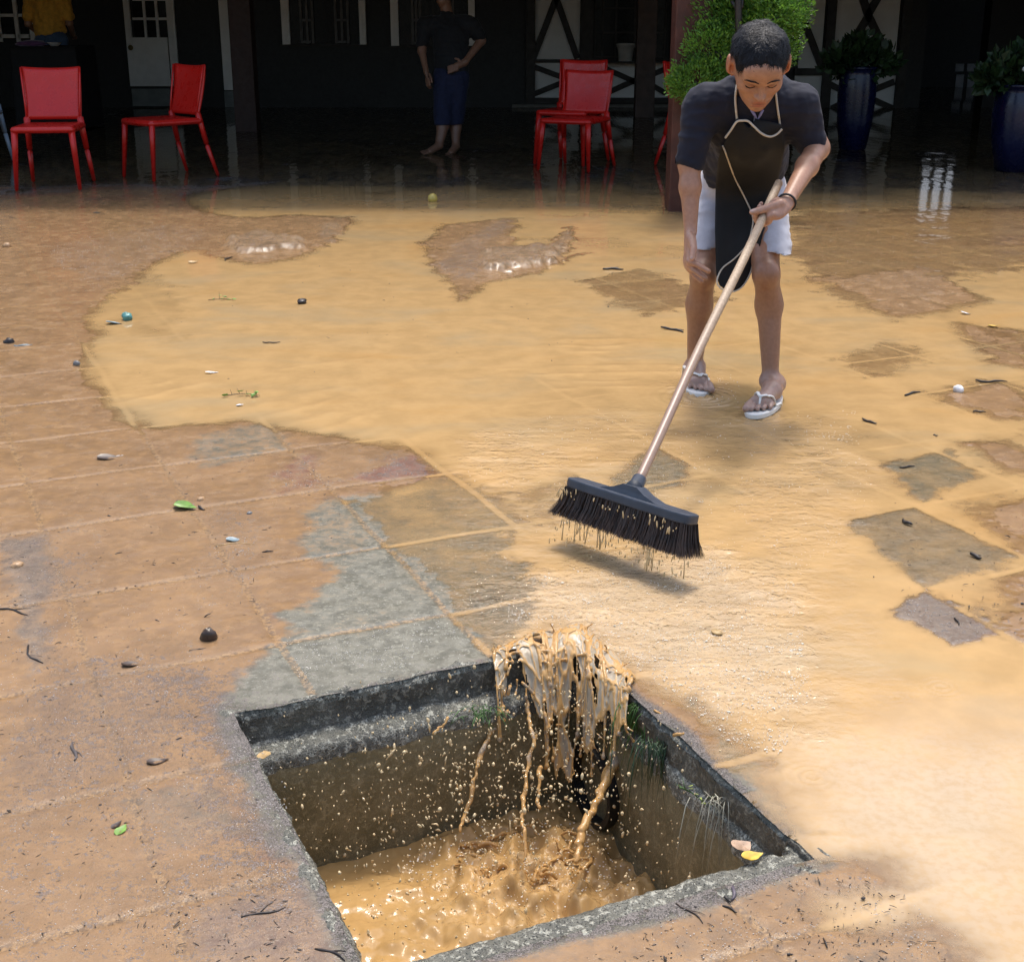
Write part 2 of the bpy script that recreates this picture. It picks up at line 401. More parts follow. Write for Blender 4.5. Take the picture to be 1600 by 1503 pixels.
wet(.40, [(540, 782), (705, 742), (820, 790), (860, 880), (830, 980), (760, 1005), (690, 930)], .05, .1)
wet(.36, [(1332, 808), (1430, 789), (1596, 868), (1570, 885), (1440, 916), (1330, 832)], .03, .03)
wet(.16, [(1385, 952), (1448, 921), (1540, 985), (1490, 1016)], .02, .04)
wet(.42, [(1380, 720), (1480, 700), (1540, 745), (1440, 790)], .03, .05)
wet(.44, [(945, 745), (1020, 695), (1085, 720), (1075, 760), (980, 790)], .03, .03)
wet(.50, [(800, 780), (900, 735), (990, 800), (860, 830)], .04, .05)
wet(.48, [(1030, 1080), (1100, 1070), (1190, 1160), (1250, 1300), (1160, 1210)], .03, .08)
for pts in ([(1490, 690), (1600, 672), (1650, 740), (1560, 742)], [(1500, 790), (1650, 770), (1650, 860), (1590, 862)], [(1545, 905), (1650, 880), (1650, 1010), (1590, 1000)],
            [(1450, 615), (1560, 595), (1650, 630), (1640, 660), (1560, 662)], [(1480, 500), (1600, 515), (1650, 585), (1540, 570)], [(1320, 470), (1470, 430), (1540, 470), (1400, 505)]):
    wet(.25, pts, .07, .06); mud = paint(mud, .95, pts, .03, .03); red = paint(red, .9, pts)
wet(.36, [(1240, 330), (1640, 320), (1640, 410), (1490, 440), (1320, 480), (1240, 430)], .10, .2)
wet(.42, [(900, 440), (1000, 420), (1150, 470), (1000, 500)], .05, .1)
wet(.45, [(1290, 560), (1400, 530), (1480, 560), (1350, 590)], .05, .08)
wet(.72, [(160, 470), (240, 430), (300, 470), (260, 530), (170, 530)], .05, .1)
nzl = fbm(P3 * np.array([1.1, 1.6, 1]), 14, 3); Wt = Wt * (1 - .24 * sstep(.12, .5, nzl) * sstep(.0, .6, X + .3) * sstep(2.3, 3.2, Y))
Wt = np.where(Y > 9.3, Wt * (1 - far) + .34 * far + .06 * nz1, Wt)
Wt = np.clip(Wt + joint * .22 * sstep(.1, .3, Wt) * (1 - .85 * sstep(4.4, 6., Y)), 0, 1.05)
zg = .0035 - .0115 * Wt + .0006 * nz2 + .0003 * nz3 - .0022 * joint * (1 - Wt) + (trand - .5) * .0012
far0 = 1 - sstep(10, 13, Y)
# raked mud mounds with cracks
mound = 0 * X
for pts, hh in [([(362, 376), (405, 366), (470, 378), (474, 388), (420, 396), (360, 396)], .03), ([(765, 398), (840, 386), (875, 398), (862, 412), (790, 424), (756, 424)], .034),
                ([(478, 392), (495, 358), (545, 340), (520, 380)], .014), ([(690, 400), (740, 370), (800, 372), (790, 420), (720, 440)], .008), ([(855, 392), (895, 355), (880, 395)], .02),
                ([(1300, 440), (1440, 420), (1500, 450), (1400, 480)], .006)]:
    d = poly_sd(px(pts), X, Y); m = sstep(-.055, .05, d + .03 * nz2)
    mound = np.maximum(mound, hh * m * (1 + .18 * nz2))
mm = sstep(.004, .016, mound)
zg = zg + mound
mud = mud * (1 - mm) + .62 * mm; red = red * (1 - mm); grit = grit * (1 - mm) + .42 * mm
cr = np.abs(fbm(P3 * np.array([7, 16, 1.]), 77, 3)); crack = (1 - sstep(.0, .085, cr)) * sstep(.02, .03, mound)
zg -= crack * .006; grit = np.maximum(grit, crack * 1.0)
def snap_axis(val, e, other, lo, hi):
    e_ = e; near = (np.abs(val - e) < .0052) & (other > lo - .0052) & (other < hi + .0052); return np.where(near, e + .0035 * nz2, val)
Us, Vs = snap_axis(U, H_U0, Vv, H_V0, H_V1), snap_axis(Vv, H_V0, U, H_U0, H_U1); Us = snap_axis(Us, H_U1, Vv, H_V0, H_V1); Vs = snap_axis(Vs, H_V1, U, H_U0, H_U1)
X = Us * UA[0] + Vs * VA[0]; Y = Us * UA[1] + Vs * VA[1]
V3 = np.stack([X, Y, zg], 1)
gi = np.arange(NX * NY).reshape(NY, NX)
Q = np.stack([gi[:-1, :-1], gi[:-1, 1:], gi[1:, 1:], gi[1:, :-1]], -1).reshape(-1, 4)
cu = U[Q].mean(1); cv = Vv[Q].mean(1)
inside = (cu > H_U0 - .0005) & (cu < H_U1 + .0005) & (cv > H_V0 - .0005) & (cv < H_V1 + .0005)
Qk = Q[~inside]
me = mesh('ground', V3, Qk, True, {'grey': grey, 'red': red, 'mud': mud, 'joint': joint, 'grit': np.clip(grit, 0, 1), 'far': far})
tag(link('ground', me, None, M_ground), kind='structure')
# water sheet
turb = .0 * X
for pts, tv, s in [([(720, 690), (900, 630), (1100, 640), (1340, 640), (1380, 760), (1300, 900), (1340, 1040), (1290, 1190), (1160, 1190), (1000, 1060), (880, 985), (770, 1000), (680, 890), (700, 770)], .32, .12),
                   ([(780, 900), (900, 850), (1100, 850), (1250, 880), (1270, 1000), (1260, 1150), (1150, 1170), (1010, 1060), (880, 985), (770, 1000), (720, 930)], 1., .09),
                   ([(1020, 600), (1080, 570), (1150, 590), (1160, 640), (1060, 640)], .35, .05),
                   ([(1100, 760), (1290, 700), (1320, 860), (1180, 900)], .6, .1),
                   ([(720, 690), (800, 660), (900, 720), (800, 770), (730, 740)], .65, .06)]:
    turb = np.maximum(turb, tv * soft(pts, s, .1))
foam_shine = soft([(800, 900), (1090, 860), (1220, 920), (1250, 1100), (1130, 1150), (1010, 1060), (890, 980), (760, 990)], .09, .1) * .6
foam_shine = np.maximum(foam_shine, .75 * soft([(1230, 1150), (1640, 1170), (1640, 1560), (1480, 1560), (1290, 1340)], .14, .1))  # lower right: sky reflection put into the water colour as a paler tone
rip = turb * (.0030 * fbm(P3 * np.array([11, 20, 1]), 51, 2) + .0007 * fbm(P3 * 70, 57, 2))
ax_, ay_ = G(985, 850)[:2]; rr_ = np.hypot(X - ax_, (Y - ay_) * 1.0)
for (cx, cy, r0, wd_, am) in [(985, 850, .50, .02, .003), (985, 850, .66, .03, .0026), (985, 850, .33, .02, .003), (985, 850, .9, .03, .0024), (985, 850, 1.15, .05, .002)]:
    p0 = G(cx, cy)[:2]; rr = np.hypot(X - p0[0], (Y - p0[1]) * .8) + .02 * nz1
    rip += am * np.exp(-((rr - r0) / wd_) ** 2) * (.4 + .6 * sstep(-.2, .5, nz1)) * sstep(.2, -.1, np.abs(np.arctan2(X - p0[0], Y - p0[1]) - .25) - .9)
for (cx, cy, lam, rad, am) in [(1378, 1168, .011, .026, .0012), (1470, 1073, .013, .030, .0010), (1270, 1213, .015, .042, .0018), (1400, 1088, .011, .022, .0008), (1225, 1160, .013, .03, .0016), (1245, 1165, .012, .024, .0014),
                               (1095, 620, .03, .12, .003), (1188, 650, .03, .10, .0012), (1500, 1215, .012, .03, .0004), (1085, 300, .05, .3, .001)]:
    p0 = G(cx, cy)[:2]; rr = np.hypot(X - p0[0], Y - p0[1])
    rip += am * np.cos(2 * math.pi * rr / lam) * np.exp(-(rr / rad) ** 2) * (1 - np.exp(-(rr / (lam * .3)) ** 2) * .3)
for k in range(9):                                              # long lazy bow waves behind the broom
    p0 = G(1090, 760)[:2]; rr = np.hypot((X - p0[0]), (Y - p0[1]) * 1.25) + .05 * nz1
    rip += .0018 * np.exp(-((rr - (1.15 + .13 * k)) / .028) ** 2) * sstep(-.2, .5, nz1 + .2 * math.sin(k * 2.1)) * (X < p0[0] + .1)
rip = rip * far0 * sstep(.3, .7, Wt)
wz = np.maximum(rip, zg + .0009); wz = np.where(Wt < .27, 0 * wz, wz)
depth = np.clip((wz - zg) / .0042, 0, 4) * sstep(-.0005, .0008, -zg + .0004)
keep = (zg[Qk].min(1) < .0006)
used, inv = np.unique(Qk[keep], return_inverse=True)
me = mesh('muddy_water', np.stack([X, Y, wz], 1)[used], inv.reshape(-1, 4), True, {'depth': depth[used], 'turb': turb[used], 'foam_shine': foam_shine[used]})
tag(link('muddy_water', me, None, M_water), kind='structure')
del Q, Qk, P3

# ------------------------------------------------------------------ drain pit
def mat_pit(name, a, b, gritty, rough=.35):
    t = NT(name); p = t.pos(); n1 = t.noise(p, 12, 5, .6); n2 = t.noise(p, 90, 5, .7); n3 = t.noise(p, 330, 3, .6)
    c = t.mix(t.step(n1, .3, .7), a, b)
    c = t.mix(t.math('MULTIPLY', t.step(n2, .5, .62), gritty), c, tuple(min(1, q * 2.2 + .03) for q in b))
    c = t.mix(t.math('MULTIPLY', t.step(n3, .45, .36), gritty), c, (.02, .02, .018))
    h = t.math('ADD', n2, t.math('MULTIPLY', n3, .6))
    return t.set(Base_Color=c, Roughness=rough, Normal=t.bump(h, .3 + .6 * gritty, .006))
M_rim = mat_pit('wet_gritty_concrete', (.085, .085, .07), (.19, .185, .15), 1., .25)
M_lip = mat_pit('wet_shaded_lip', (.05, .045, .035), (.11, .10, .075), .8, .3)  # darker than the rim: shade of the upright lip put into the colour
M_wall = mat_pit('slimy_pit_wall', (.125, .108, .058), (.21, .18, .105), .3, .3)
pc = uv2((H_U0 + H_U1) / 2, (H_V0 + H_V1) / 2)
pit = thing('drain_pit', 'open square drain pit with rough concrete edge sunk in the flooded paving', 'drain', (pc[0], pc[1], 0))
OUT = np.array([H_U0, H_V0, H_U1, H_V1]); INN = np.array([H_U0 + .032, H_V0 + .062, H_U1 - .012, H_V1 - .052])
def ring(name, prof, mat, jit, ns=(170, 190)):
    """prof: (blend outer->inner rect, extra outset, z)"""
    per = []
    for (c0, c1, n) in ((0, 1, ns[0]), (1, 2, ns[1]), (2, 3, ns[0]), (3, 0, ns[1])):
        for k in range(n): per.append((c0, c1, k / n))
    Vp = []
    for b, o, z in prof:
        r = OUT * (1 - b) + INN * b + np.array([-o, -o, o, o]); cs = [(r[0], r[1]), (r[2], r[1]), (r[2], r[3]), (r[0], r[3])]
        for c0, c1, t in per:
            q = uv2(cs[c0][0] * (1 - t) + cs[c1][0] * t, cs[c0][1] * (1 - t) + cs[c1][1] * t); Vp.append((q[0], q[1], z))
    Vp = np.array(Vp); n = len(per)
    sunk = sstep(H_U1 - .03, H_U1 - .004, Vp[:, 0] * UA[0] + Vp[:, 1] * UA[1]) * sstep(1.35, 1.43, Vp[:, 0] * VA[0] + Vp[:, 1] * VA[1]) * (name == 'rim'); Vp[:, 2] -= .0085 * sunk
    fv = Vp[:, 0] * VA[0] + Vp[:, 1] * VA[1]; fu = Vp[:, 0] * UA[0] + Vp[:, 1] * UA[1]
    Vp[:, 2] = np.where((fv < H_V0 + .066) & (Vp[:, 2] > -.099), Vp[:, 2] * (.2 + .8 * np.clip(-(Vp[:, 2] + .066) / .03, 0, 1)), Vp[:, 2]); m = len(prof)
    d = np.stack([fbm(Vp * 38, 3 + k, 4) for k in range(3)], 1) * jit
    d *= np.array([1, 1, .8]); Vp = Vp + d
    F = np.array([(i * n + k, i * n + (k + 1) % n, (i + 1) * n + (k + 1) % n, (i + 1) * n + k) for i in range(m - 1) for k in range(n)])
    return link(name, mesh(name, Vp, F, True), pit, mat)
ring('rim', [(0, .032, -.006), (0, .024, .0015), (0, .012, .004), (0, .004, .003), (0, 0, -.004), (0, -.002, -.012)], M_rim, .0042)
ring('lip', [(0, -.0015, -.011), (.01, -.003, -.024), (.02, -.003, -.037), (.05, -.003, -.050), (.12, -.003, -.058)], M_lip, .004)
ring('ledge', [(.1, -.002, -.056), (.3, -.002, -.060), (.5, -.002, -.062), (.7, -.002, -.064), (.85, -.002, -.068), (.97, -.002, -.078), (1., -.002, -.10)], M_rim, .0045)
ring('pit_wall', [(1, -.001, -.096)] + [(1, -.004, -.10 - .04 * k) for k in range(1, 16)], M_wall, .003, (60, 70))
def vcyl(mb, c, d, r, L, n=24):
    d = Vector(d).normalized(); mb.tube([Vector(c), Vector(c) + d * L], r, n)
q = uv2(INN[2] + .03, 2.02)
mb = MB(); dd = Vector((-UA[0], -UA[1], 0))
for k in range(2): pass
cpipe = Vector((q[0], q[1], -.235)); V = []; F = []; n = 28
for r_, off in ((.085, 0), (.085, .055), (.072, .055), (.072, .014)):
    for k in range(n):
        a = 2 * math.pi * k / n; V.append(cpipe + dd * off + Vector((VA[0], VA[1], 0)) * math.cos(a) * r_ + Vector((0, 0, math.sin(a) * r_)))
for i in range(3):
    for k in range(n): F.append((i * n + k, i * n + (k + 1) % n, (i + 1) * n + (k + 1) % n, (i + 1) * n + k))
F.append(tuple(3 * n + k for k in range(n))); mb.add(V, F)  # black disc across the pipe stands for its dark inside
mb.build('outlet_pipe', simple('black_pipe', (.012, .012, .013), .35), pit, smooth=False)
# muddy water standing in the pit
nu, nv = 150, 160; uu = np.linspace(H_U0 + .005, H_U1, nu); vv = np.linspace(H_V0 + .0, H_V1 - .02, nv)
UU, VV = np.meshgrid(uu, vv); pp = UU.ravel()[:, None] * UA + VV.ravel()[:, None] * VA
pz = np.stack([pp[:, 0], pp[:, 1], 0 * pp[:, 0]], 1)
tt = np.exp(-((UU.ravel() - .95) / .26) ** 2 - ((VV.ravel() - 1.85) / .30) ** 2)
hz = -.322 + .006 * fbm(pz * 7, 5, 3) + (.003 + .022 * tt) * fbm(pz * 24, 8, 4)
ii = np.arange(nu * nv).reshape(nv, nu); Fq = np.stack([ii[:-1, :-1], ii[:-1, 1:], ii[1:, 1:], ii[1:, :-1]], -1).reshape(-1, 4)
me = mesh('pit_water', np.stack([pp[:, 0], pp[:, 1], hz], 1), Fq, True, {'depth': 0 * hz + 4, 'turb': np.clip(.12 + tt, 0, 1), 'foam_shine': 0 * hz + .12 * tt})
tag(link('pit_water', me, None, water_mat('pit_muddy_water', (.45, .275, .105), amp=.5, rough=.14)), kind='structure')

# ------------------------------------------------------------------ the half-timbered house with its deep veranda
YW = 19.0
house = thing('veranda_house', 'dark half-timbered house with white panels behind a deep roofed veranda', 'house', (0, YW, 0))
xo0, xo1 = (1452 - 800) * (YW / (cp + sp * .36)) / FPX, (1552 - 800) * (YW / (cp + sp * .36)) / FPX
m = MB(); m.box((-9.5, YW, -.1), (xo0, YW + .3, 4.2)); m.build('wall', M_black, house)
m = MB(); m.box((xo1, YW, -.1), (9.5, YW + .3, 4.2)); m.build('wall', M_black, house)
m = MB(); m.box((xo0, YW, 2.3), (xo1, YW + .3, 4.2)); m.build('lintel', M_black, house)
YB = 24.5
m = MB(); m.box((4.5, YB, -.1), (11, YB + .2, 3.2)); m.build('back_room_wall', M_black, house)
for q in (4.5, 10.8): m = MB(); m.box((q, YW + .31, -.1), (q + .2, YB, 3.2)); m.build('back_room_wall', M_black, house)
m = MB(); m.box((4.5, YW + .31, 3.0), (11, YB, 3.1)); m.build('back_room_ceiling', M_ceil, house)
for q in (-9.5, 9.3): m = MB(); m.box((q, 9.6, -.1), (q + .2, YW, 4.2)); m.build('shade_side_wall', M_black, house)  # side walls added out of view to keep the veranda dark
m = MB(); m.box((-9.3, 10.1, 3.0), (9.3, YW, 3.08)); m.build('ceiling', M_ceil, house)
# roof slab: eave at 8.75, rises away
m = MB(); a = math.tan(R(30))
m.add([(-11, 9.75, 2.55), (11, 9.75, 2.55), (11, 20.5, 2.95 + 11.65 * a), (-11, 20.5, 2.95 + 11.65 * a), (-11, 9.75, 2.7), (11, 9.75, 2.7), (11, 20.5, 3.1 + 11.65 * a), (-11, 20.5, 3.1 + 11.65 * a),
       (-11, 32, 2.95), (11, 32, 2.95), (11, 32, 3.1), (-11, 32, 3.1)],
      [(0, 1, 5, 4), (4, 5, 6, 7), (3, 2, 1, 0), (0, 4, 7, 3), (1, 2, 6, 5), (7, 6, 10, 11), (3, 7, 11, 8), (2, 9, 10, 6), (8, 11, 10, 9), (3, 8, 9, 2)])
m.build('roof', M_roof, house)
m = MB(); m.box((-9.3, 9.8, 2.32), (9.3, 9.98, 2.56)); m.build('eave_beam', M_brownpost, house)
def wall_box(mb, x0, x1, y0, y1, d0, d1, Y=YW):
    """px rectangle on the wall -> box standing d0..d1 in front of the wall face"""
    yr = (max(y0, 0) + max(y1, 0)) / 2; mb.box((W(x0, yr, Y)[0], Y - d1, W(x0, y1, Y)[2]), (W(x1, yr, Y)[0], Y - d0, W(x1, y0, Y)[2]))
def Z(y): return W(800, y, YW)[2]
# plaster panels
for k, (x0, x1, y0, y1) in enumerate([(836, 906, -70, 93), (836, 1003, 98, 153), (1006, 1046, 98, 153), (1250, 1286, -70, 107), (1300, 1402, -70, 110), (1240, 1288, 118, 172), (1296, 1398, 118, 174)]):
    m = MB(); wall_box(m, x0, x1, y0, y1, .0, .012); m.build('plaster_panel', M_plaster, house)
def tbar(x0, y0, x1, y1, w, d=.05):
    a = W(x0, y0, YW); b = W(x1, y1, YW); m = MB()
    m.bar((a[0], YW - .012 - d / 2, a[2]), (b[0], YW - .012 - d / 2, b[2]), w, d, up=(0, 1, 0)); m.build('timber_brace', M_timber, house)
for q in [(870, -5, 833, 92, .085), (868, -5, 902, 92, .085), (868, 0, 845, -68, .085), (869, 0, 900, -68, .085),
          (832, 104, 892, 126, .07), (892, 124, 832, 148, .07), (938, 104, 996, 130, .07), (996, 124, 938, 150, .07), (1005, 122, 1040, 108, .07), (1005, 126, 1040, 146, .07),
          (1356, 26, 1310, 100, .10), (1356, 26, 1398, 112, .10), (1356, 26, 1338, -30, .10), (1354, 26, 1380, -20, .10), (1250, 20, 1284, 108, .09),
          (1340, 150, 1396, 128, .08), (1350, 150, 1394, 170, .08), (1296, 132, 1330, 150, .08), (1298, 170, 1340, 150, .08)]: tbar(*q)
for x0, x1, y0, y1 in [(822, 836, -80, 172), (906, 926, -80, 172), (1286, 1300, -80, 178), (1402, 1416, -80, 178), (1046, 1060, -80, 172)]: m = MB(); wall_box(m, x0, x1, y0, y1, .013, .09); m.build('timber_post', M_timber, house)
for x0, x1, y0, y1 in [(836, 906, 93, 98), (926, 1046, 93, 98), (836, 906, 153, 162), (926, 1046, 153, 162), (1300, 1402, 110, 118), (1240, 1286, 107, 118), (1300, 1402, 174, 180), (1240, 1286, 172, 180)]: m = MB(); wall_box(m, x0, x1, y0, y1, .014, .085); m.build('timber_rail', M_timber, house)
M_sill = simple('worn_grey_wood', (.16, .15, .14), .7)
for q in ((1416, 1560, 173.5, 177, .0, .12), (800, 1046, 163, 168, 0, .10)): m = MB(); wall_box(m, *q); m.build('sill_beam', M_sill, house)
# glazed window over the low panel, with pale things showing behind
wf = MB(); wall_box(wf, 928, 1042, -80, 92, .001, .008); f = wf.build('window', M_glass_dark, house)
m = MB()
for x in (928, 940, 961, 990, 1016, 1038): wall_box(m, x, x + 3, -80, 92, .009, .03)
for y in (-30, 12, 50, 88): wall_box(m, 928, 1042, y, y + 3, .009, .028)
m.build('window_bar', M_timber, f)
# casement windows in the dark middle wall
def window(x0, x1, yb, sashes):
    w = MB(); wall_box(w, x0 + 12, x1 - 9, -110, yb - 1, .001, .01); f = w.build('window', M_glass_dark, house)
    m = MB(); wall_box(m, x0, x0 + 12, -120, yb, .0, .07); wall_box(m, x1 - 10, x1, -120, yb, .0, .07); wall_box(m, x0 + 12, x1 - 10, -130, -118, 0, .06)
    m.build('window_frame', M_whitewood, f)
    m = MB(); wall_box(m, x0 - 2, x1 + 2, yb, yb + 3, .0, .10); m.build('window_sill', M_timber, f)
    for sx, w_ in sashes:
        m = MB()
        for xx in (sx, sx + w_ - 4, sx + w_ * .5 - 2): wall_box(m, xx, xx + 4, -118, yb - 1.5, .012, .05)
        for yy in (-90, -50, -10, 30, yb - 6): wall_box(m, sx + 4, sx + w_ - 4, yy, yy + 4, .012, .045)
        m.build('sash', simple('grey_sash', (.12, .12, .125), .6), f)
window(441, 572, 70, [(469, 22), (523, 23)]); window(611, 742, 72, [(643, 16), (690, 20)])
# white half-glazed door
dm = MB(); wall_box(dm, 199, 208, -125, 135, .001, .05); wall_box(dm, 265, 277, -125, 135, .001, .05); wall_box(dm, 208, 265, 59, 135, .001, .04)
for y in (28, -2, -32, -62, -92, -122): wall_box(dm, 208, 265, y, y + 4, .001, .04)
for x in (225, 244): wall_box(dm, x, x + 4, -122, 59, .001, .039)
door = dm.build('door', M_whitewood, house)
m = MB(); wall_box(m, 208, 265, -122, 58, .0005, .006); m.build('pane', M_glass_dark, door)
m = MB(); m.ball(W(204, 75, YW - .09), .035, 10, 8); m.build('handle', simple('tarnished_brass', (.3, .22, .1), .35, Metallic=1.), door)
M_step = simple('grey_step', (.22, .24, .25), .7)
for q in ((208, 268, 139, 166), (352, 374, 143, 168)): m = MB(); wall_box(m, *q, .0, .05); m.build('door_step', M_step, house)
m = MB(); wall_box(m, 347, 372, -125, 141, .001, .06); m.build('door_jamb', M_whitewood, house)
# beyond the open passage on the right: a room whose far window is bright with daylight
M_day = NT('daylit_window_glass'); M_day.set(Base_Color=(.7, .72, .75), Emission_Color=(.82, .88, 1.), Emission_Strength=.55); M_day = M_day.m
xw0, xw1 = W(1463, 0, YB)[0], W(1521, 0, YB)[0]; fw = None
m = MB(); m.box((xw0, YB - .012, 1.49), (xw1, YB - .002, 2.25)); fw = m.build('window', M_day, house)
for k in range(4): x = xw0 + (xw1 - xw0) * k / 3; m = MB(); m.box((x - .035, YB - .06, 1.46), (x + .035, YB - .013, 2.28)); m.build('window_bar', M_timber, fw)
for k in range(5): z = 1.49 + .76 * k / 4; m = MB(); m.box((xw0 + .036, YB - .055, z - .03), (xw1 - .036, YB - .0135, z + .03)); m.build('window_bar', M_timber, fw)
M_daypane = simple('daylight_toned_pane', (.5, .5, .52), .9)  # pale colour stands for daylight behind the low panes
for x0 in (1492, 1510, 1528):
    for y0, y1 in ((100, 112), (117, 137)): a = W(x0, y1, YB); b = W(x0 + 14, y0, YB); m = MB(); m.box((a[0], YB - .02, a[2]), (b[0], YB - .002, b[2])); m.build('low_pane', M_daypane, house)
# posts that carry the eave and the ceiling
def post(x0, x1, yb, mat, top):
    g0 = G(x0, yb); g1 = G(x1, yb); w = g1[0] - g0[0]; m = MB(); m.box((g0[0], g0[1], -.02), (g1[0], g0[1] + w, top)); return m.build('post', mat, house, bevel=.012)
post(1044, 1100, 331, M_redpost, 2.62); post(992, 1022, 184, M_brownpost, 3.0); post(368, 402, 206, simple('dark_red_wood', (.035, .014, .010), .65), 3.0)
for xx in (-8.4, 6.4): m = MB(); m.box((xx, 8.95, -.02), (xx + .24, 9.19, 2.62)); m.build('post', M_redpost, house, bevel=.012)

# ------------------------------------------------------------------ red chairs
def chair_meshes():
    o = {}
    def panel(name, w0, w1, z0, z1, y0, y1, th, n=10, mz=12, bow=.02, crown=.012):
        V = []; F = []
        for side in (0, 1):
            for j in range(mz + 1):
                t = j / mz; w = w0 + (w1 - w0) * t; z = z0 + (z1 - z0) * t; y = y0 + (y1 - y0) * t + .012 * math.sin(t * math.pi)
                for i in range(n + 1):
                    s = i / n * 2 - 1; cz = crown * (s * s) * t
                    ro = .0
                    V.append((s * w / 2, y + bow * (1 - s * s) * t + (th if side else 0), z + cz))
        K = (n + 1) * (mz + 1)
        for side in (0, 1):
            for j in range(mz):
                for i in range(n):
                    q = [side * K + j * (n + 1) + i, side * K + j * (n + 1) + i + 1, side * K + (j + 1) * (n + 1) + i + 1, side * K + (j + 1) * (n + 1) + i]
                    F.append(tuple(q if side == 0 else q[::-1]))
        for j in range(mz):
            for i in (0, n):
                a = j * (n + 1) + i; b = (j + 1) * (n + 1) + i; q = [a, b, K + b, K + a]; F.append(tuple(q if i == 0 else q[::-1]))
        for i in range(n):
            for j in (0, mz):
                a = j * (n + 1) + i; q = [a, a + 1, K + a + 1, K + a]; F.append(tuple(q[::-1] if j == 0 else q))
        bm = bmesh.new(); me = bpy.data.meshes.new(name); me.from_pydata(V, [], F); bm.from_mesh(me)
        bmesh.ops.recalc_face_normals(bm, faces=bm.faces)
        bmesh.ops.bevel(bm, geom=[e for e in bm.edges if e.calc_face_angle(0) > .8], offset=.006, segments=2, affect='EDGES'); bm.to_mesh(me); bm.free()
        me.polygons.foreach_set('use_smooth', np.full(len(me.polygons), True)); me.materials.append(M_red); return me
    o['backrest'] = panel('backrest', .40, .43, .47, .83, .185, .265, .024)
    # raised rim line on the back
    for q in (-1, 1):
        mb = MB(); mb.tube([(q * .188, .188, .47), (q * .197, .212, .6), (q * .205, .238, .72), (q * .212, .262, .836)], .0065, 8)
        me = bpy.data.meshes.new('back_rim'); me.from_pydata(mb.V, [], mb.F); me.polygons.foreach_set('use_smooth', np.full(len(me.polygons), True)); me.materials.append(M_red); o['back_rim' + ('' if q < 0 else '_b')] = me
    # seat: dished slab with a rounded front and apron
    n = 14; V = []; F = []
    for j in range(n + 1):
        for i in range(n + 1):
            x = (i / n * 2 - 1) * .222; y = -.235 + .46 * j / n; r = max(abs(i / n * 2 - 1), abs(j / n * 2 - 1))
            z = .455 - .014 * (1 - r ** 3) - (.012 if r > .99 else 0); V.append((x, y - .02 * (1 - (i / n * 2 - 1) ** 2) * (1 - j / n), z))
    for j in range(n):
        for i in range(n): a = j * (n + 1) + i; F.append((a, a + 1, a + n + 2, a + n + 1))
    edge = [i for i in range(n + 1)] + [(j + 1) * (n + 1) - 1 for j in range(1, n + 1)] + [n * (n + 1) + i for i in range(n - 1, -1, -1)] + [j * (n + 1) for j in range(n - 1, 0, -1)]
    b = len(V); V += [(V[e][0] * .99, V[e][1] * .99, .405) for e in edge]; L = len(edge)
    for k in range(L): F.append((edge[k], b + k, b + (k + 1) % L, edge[(k + 1) % L]))
    F.append(tuple(b + k for k in range(L - 1, -1, -1)))
    me = bpy.data.meshes.new('seat'); me.from_pydata(V, [], F); bm = bmesh.new(); bm.from_mesh(me); bmesh.ops.recalc_face_normals(bm, faces=bm.faces)
    bmesh.ops.bevel(bm, geom=[e for e in bm.edges if e.calc_face_angle(0) > .8], offset=.008, segments=2, affect='EDGES'); bm.to_mesh(me); bm.free()
    me.polygons.foreach_set('use_smooth', np.full(len(me.polygons), True)); me.materials.append(M_red); o['seat'] = me
    for nm, q in dict(leg_a=((-.196, -.212, .44), (-.222, -.25, 0)), leg_b=((.196, -.212, .44), (.222, -.25, 0)), leg_c=((-.190, .195, .49), (-.225, .32, 0)), leg_d=((.190, .195, .49), (.225, .32, 0))).items():
        mb = MB(); a, c = Vector(q[0]), Vector(q[1]); mid = a.lerp(c, .5) + Vector((0, -.012 if a.y > 0 else 0, 0))
        mb.bar(a, mid, .046, .038, (0, 1, 0), .036, .033); mb.bar(mid, c, .036, .033, (0, 1, 0), .025, .024)
        me = bpy.data.meshes.new('leg'); me.from_pydata(mb.V, [], mb.F); bm = bmesh.new(); bm.from_mesh(me); bmesh.ops.remove_doubles(bm, verts=bm.verts, dist=.001)
        bmesh.ops.bevel(bm, geom=[e for e in bm.edges if e.calc_face_angle(0) > .8], offset=.008, segments=2, affect='EDGES'); bm.to_mesh(me); bm.free()
        me.polygons.foreach_set('use_smooth', np.full(len(me.polygons), True)); me.materials.append(M_red); o[nm] = me
    return o
CM = chair_meshes()
def make_chair():
    t = thing('red_chair', 'red plastic chair', 'chair', (0, 0, 0), 'red plastic chairs on the veranda')
    for k, me in CM.items():
        o = bpy.data.objects.new('leg' if k.startswith('leg') else k.replace('_b', '') if k.endswith('_b') else k, me); COL.objects.link(o); o.parent = t
    return t
proto = make_chair(); first = True
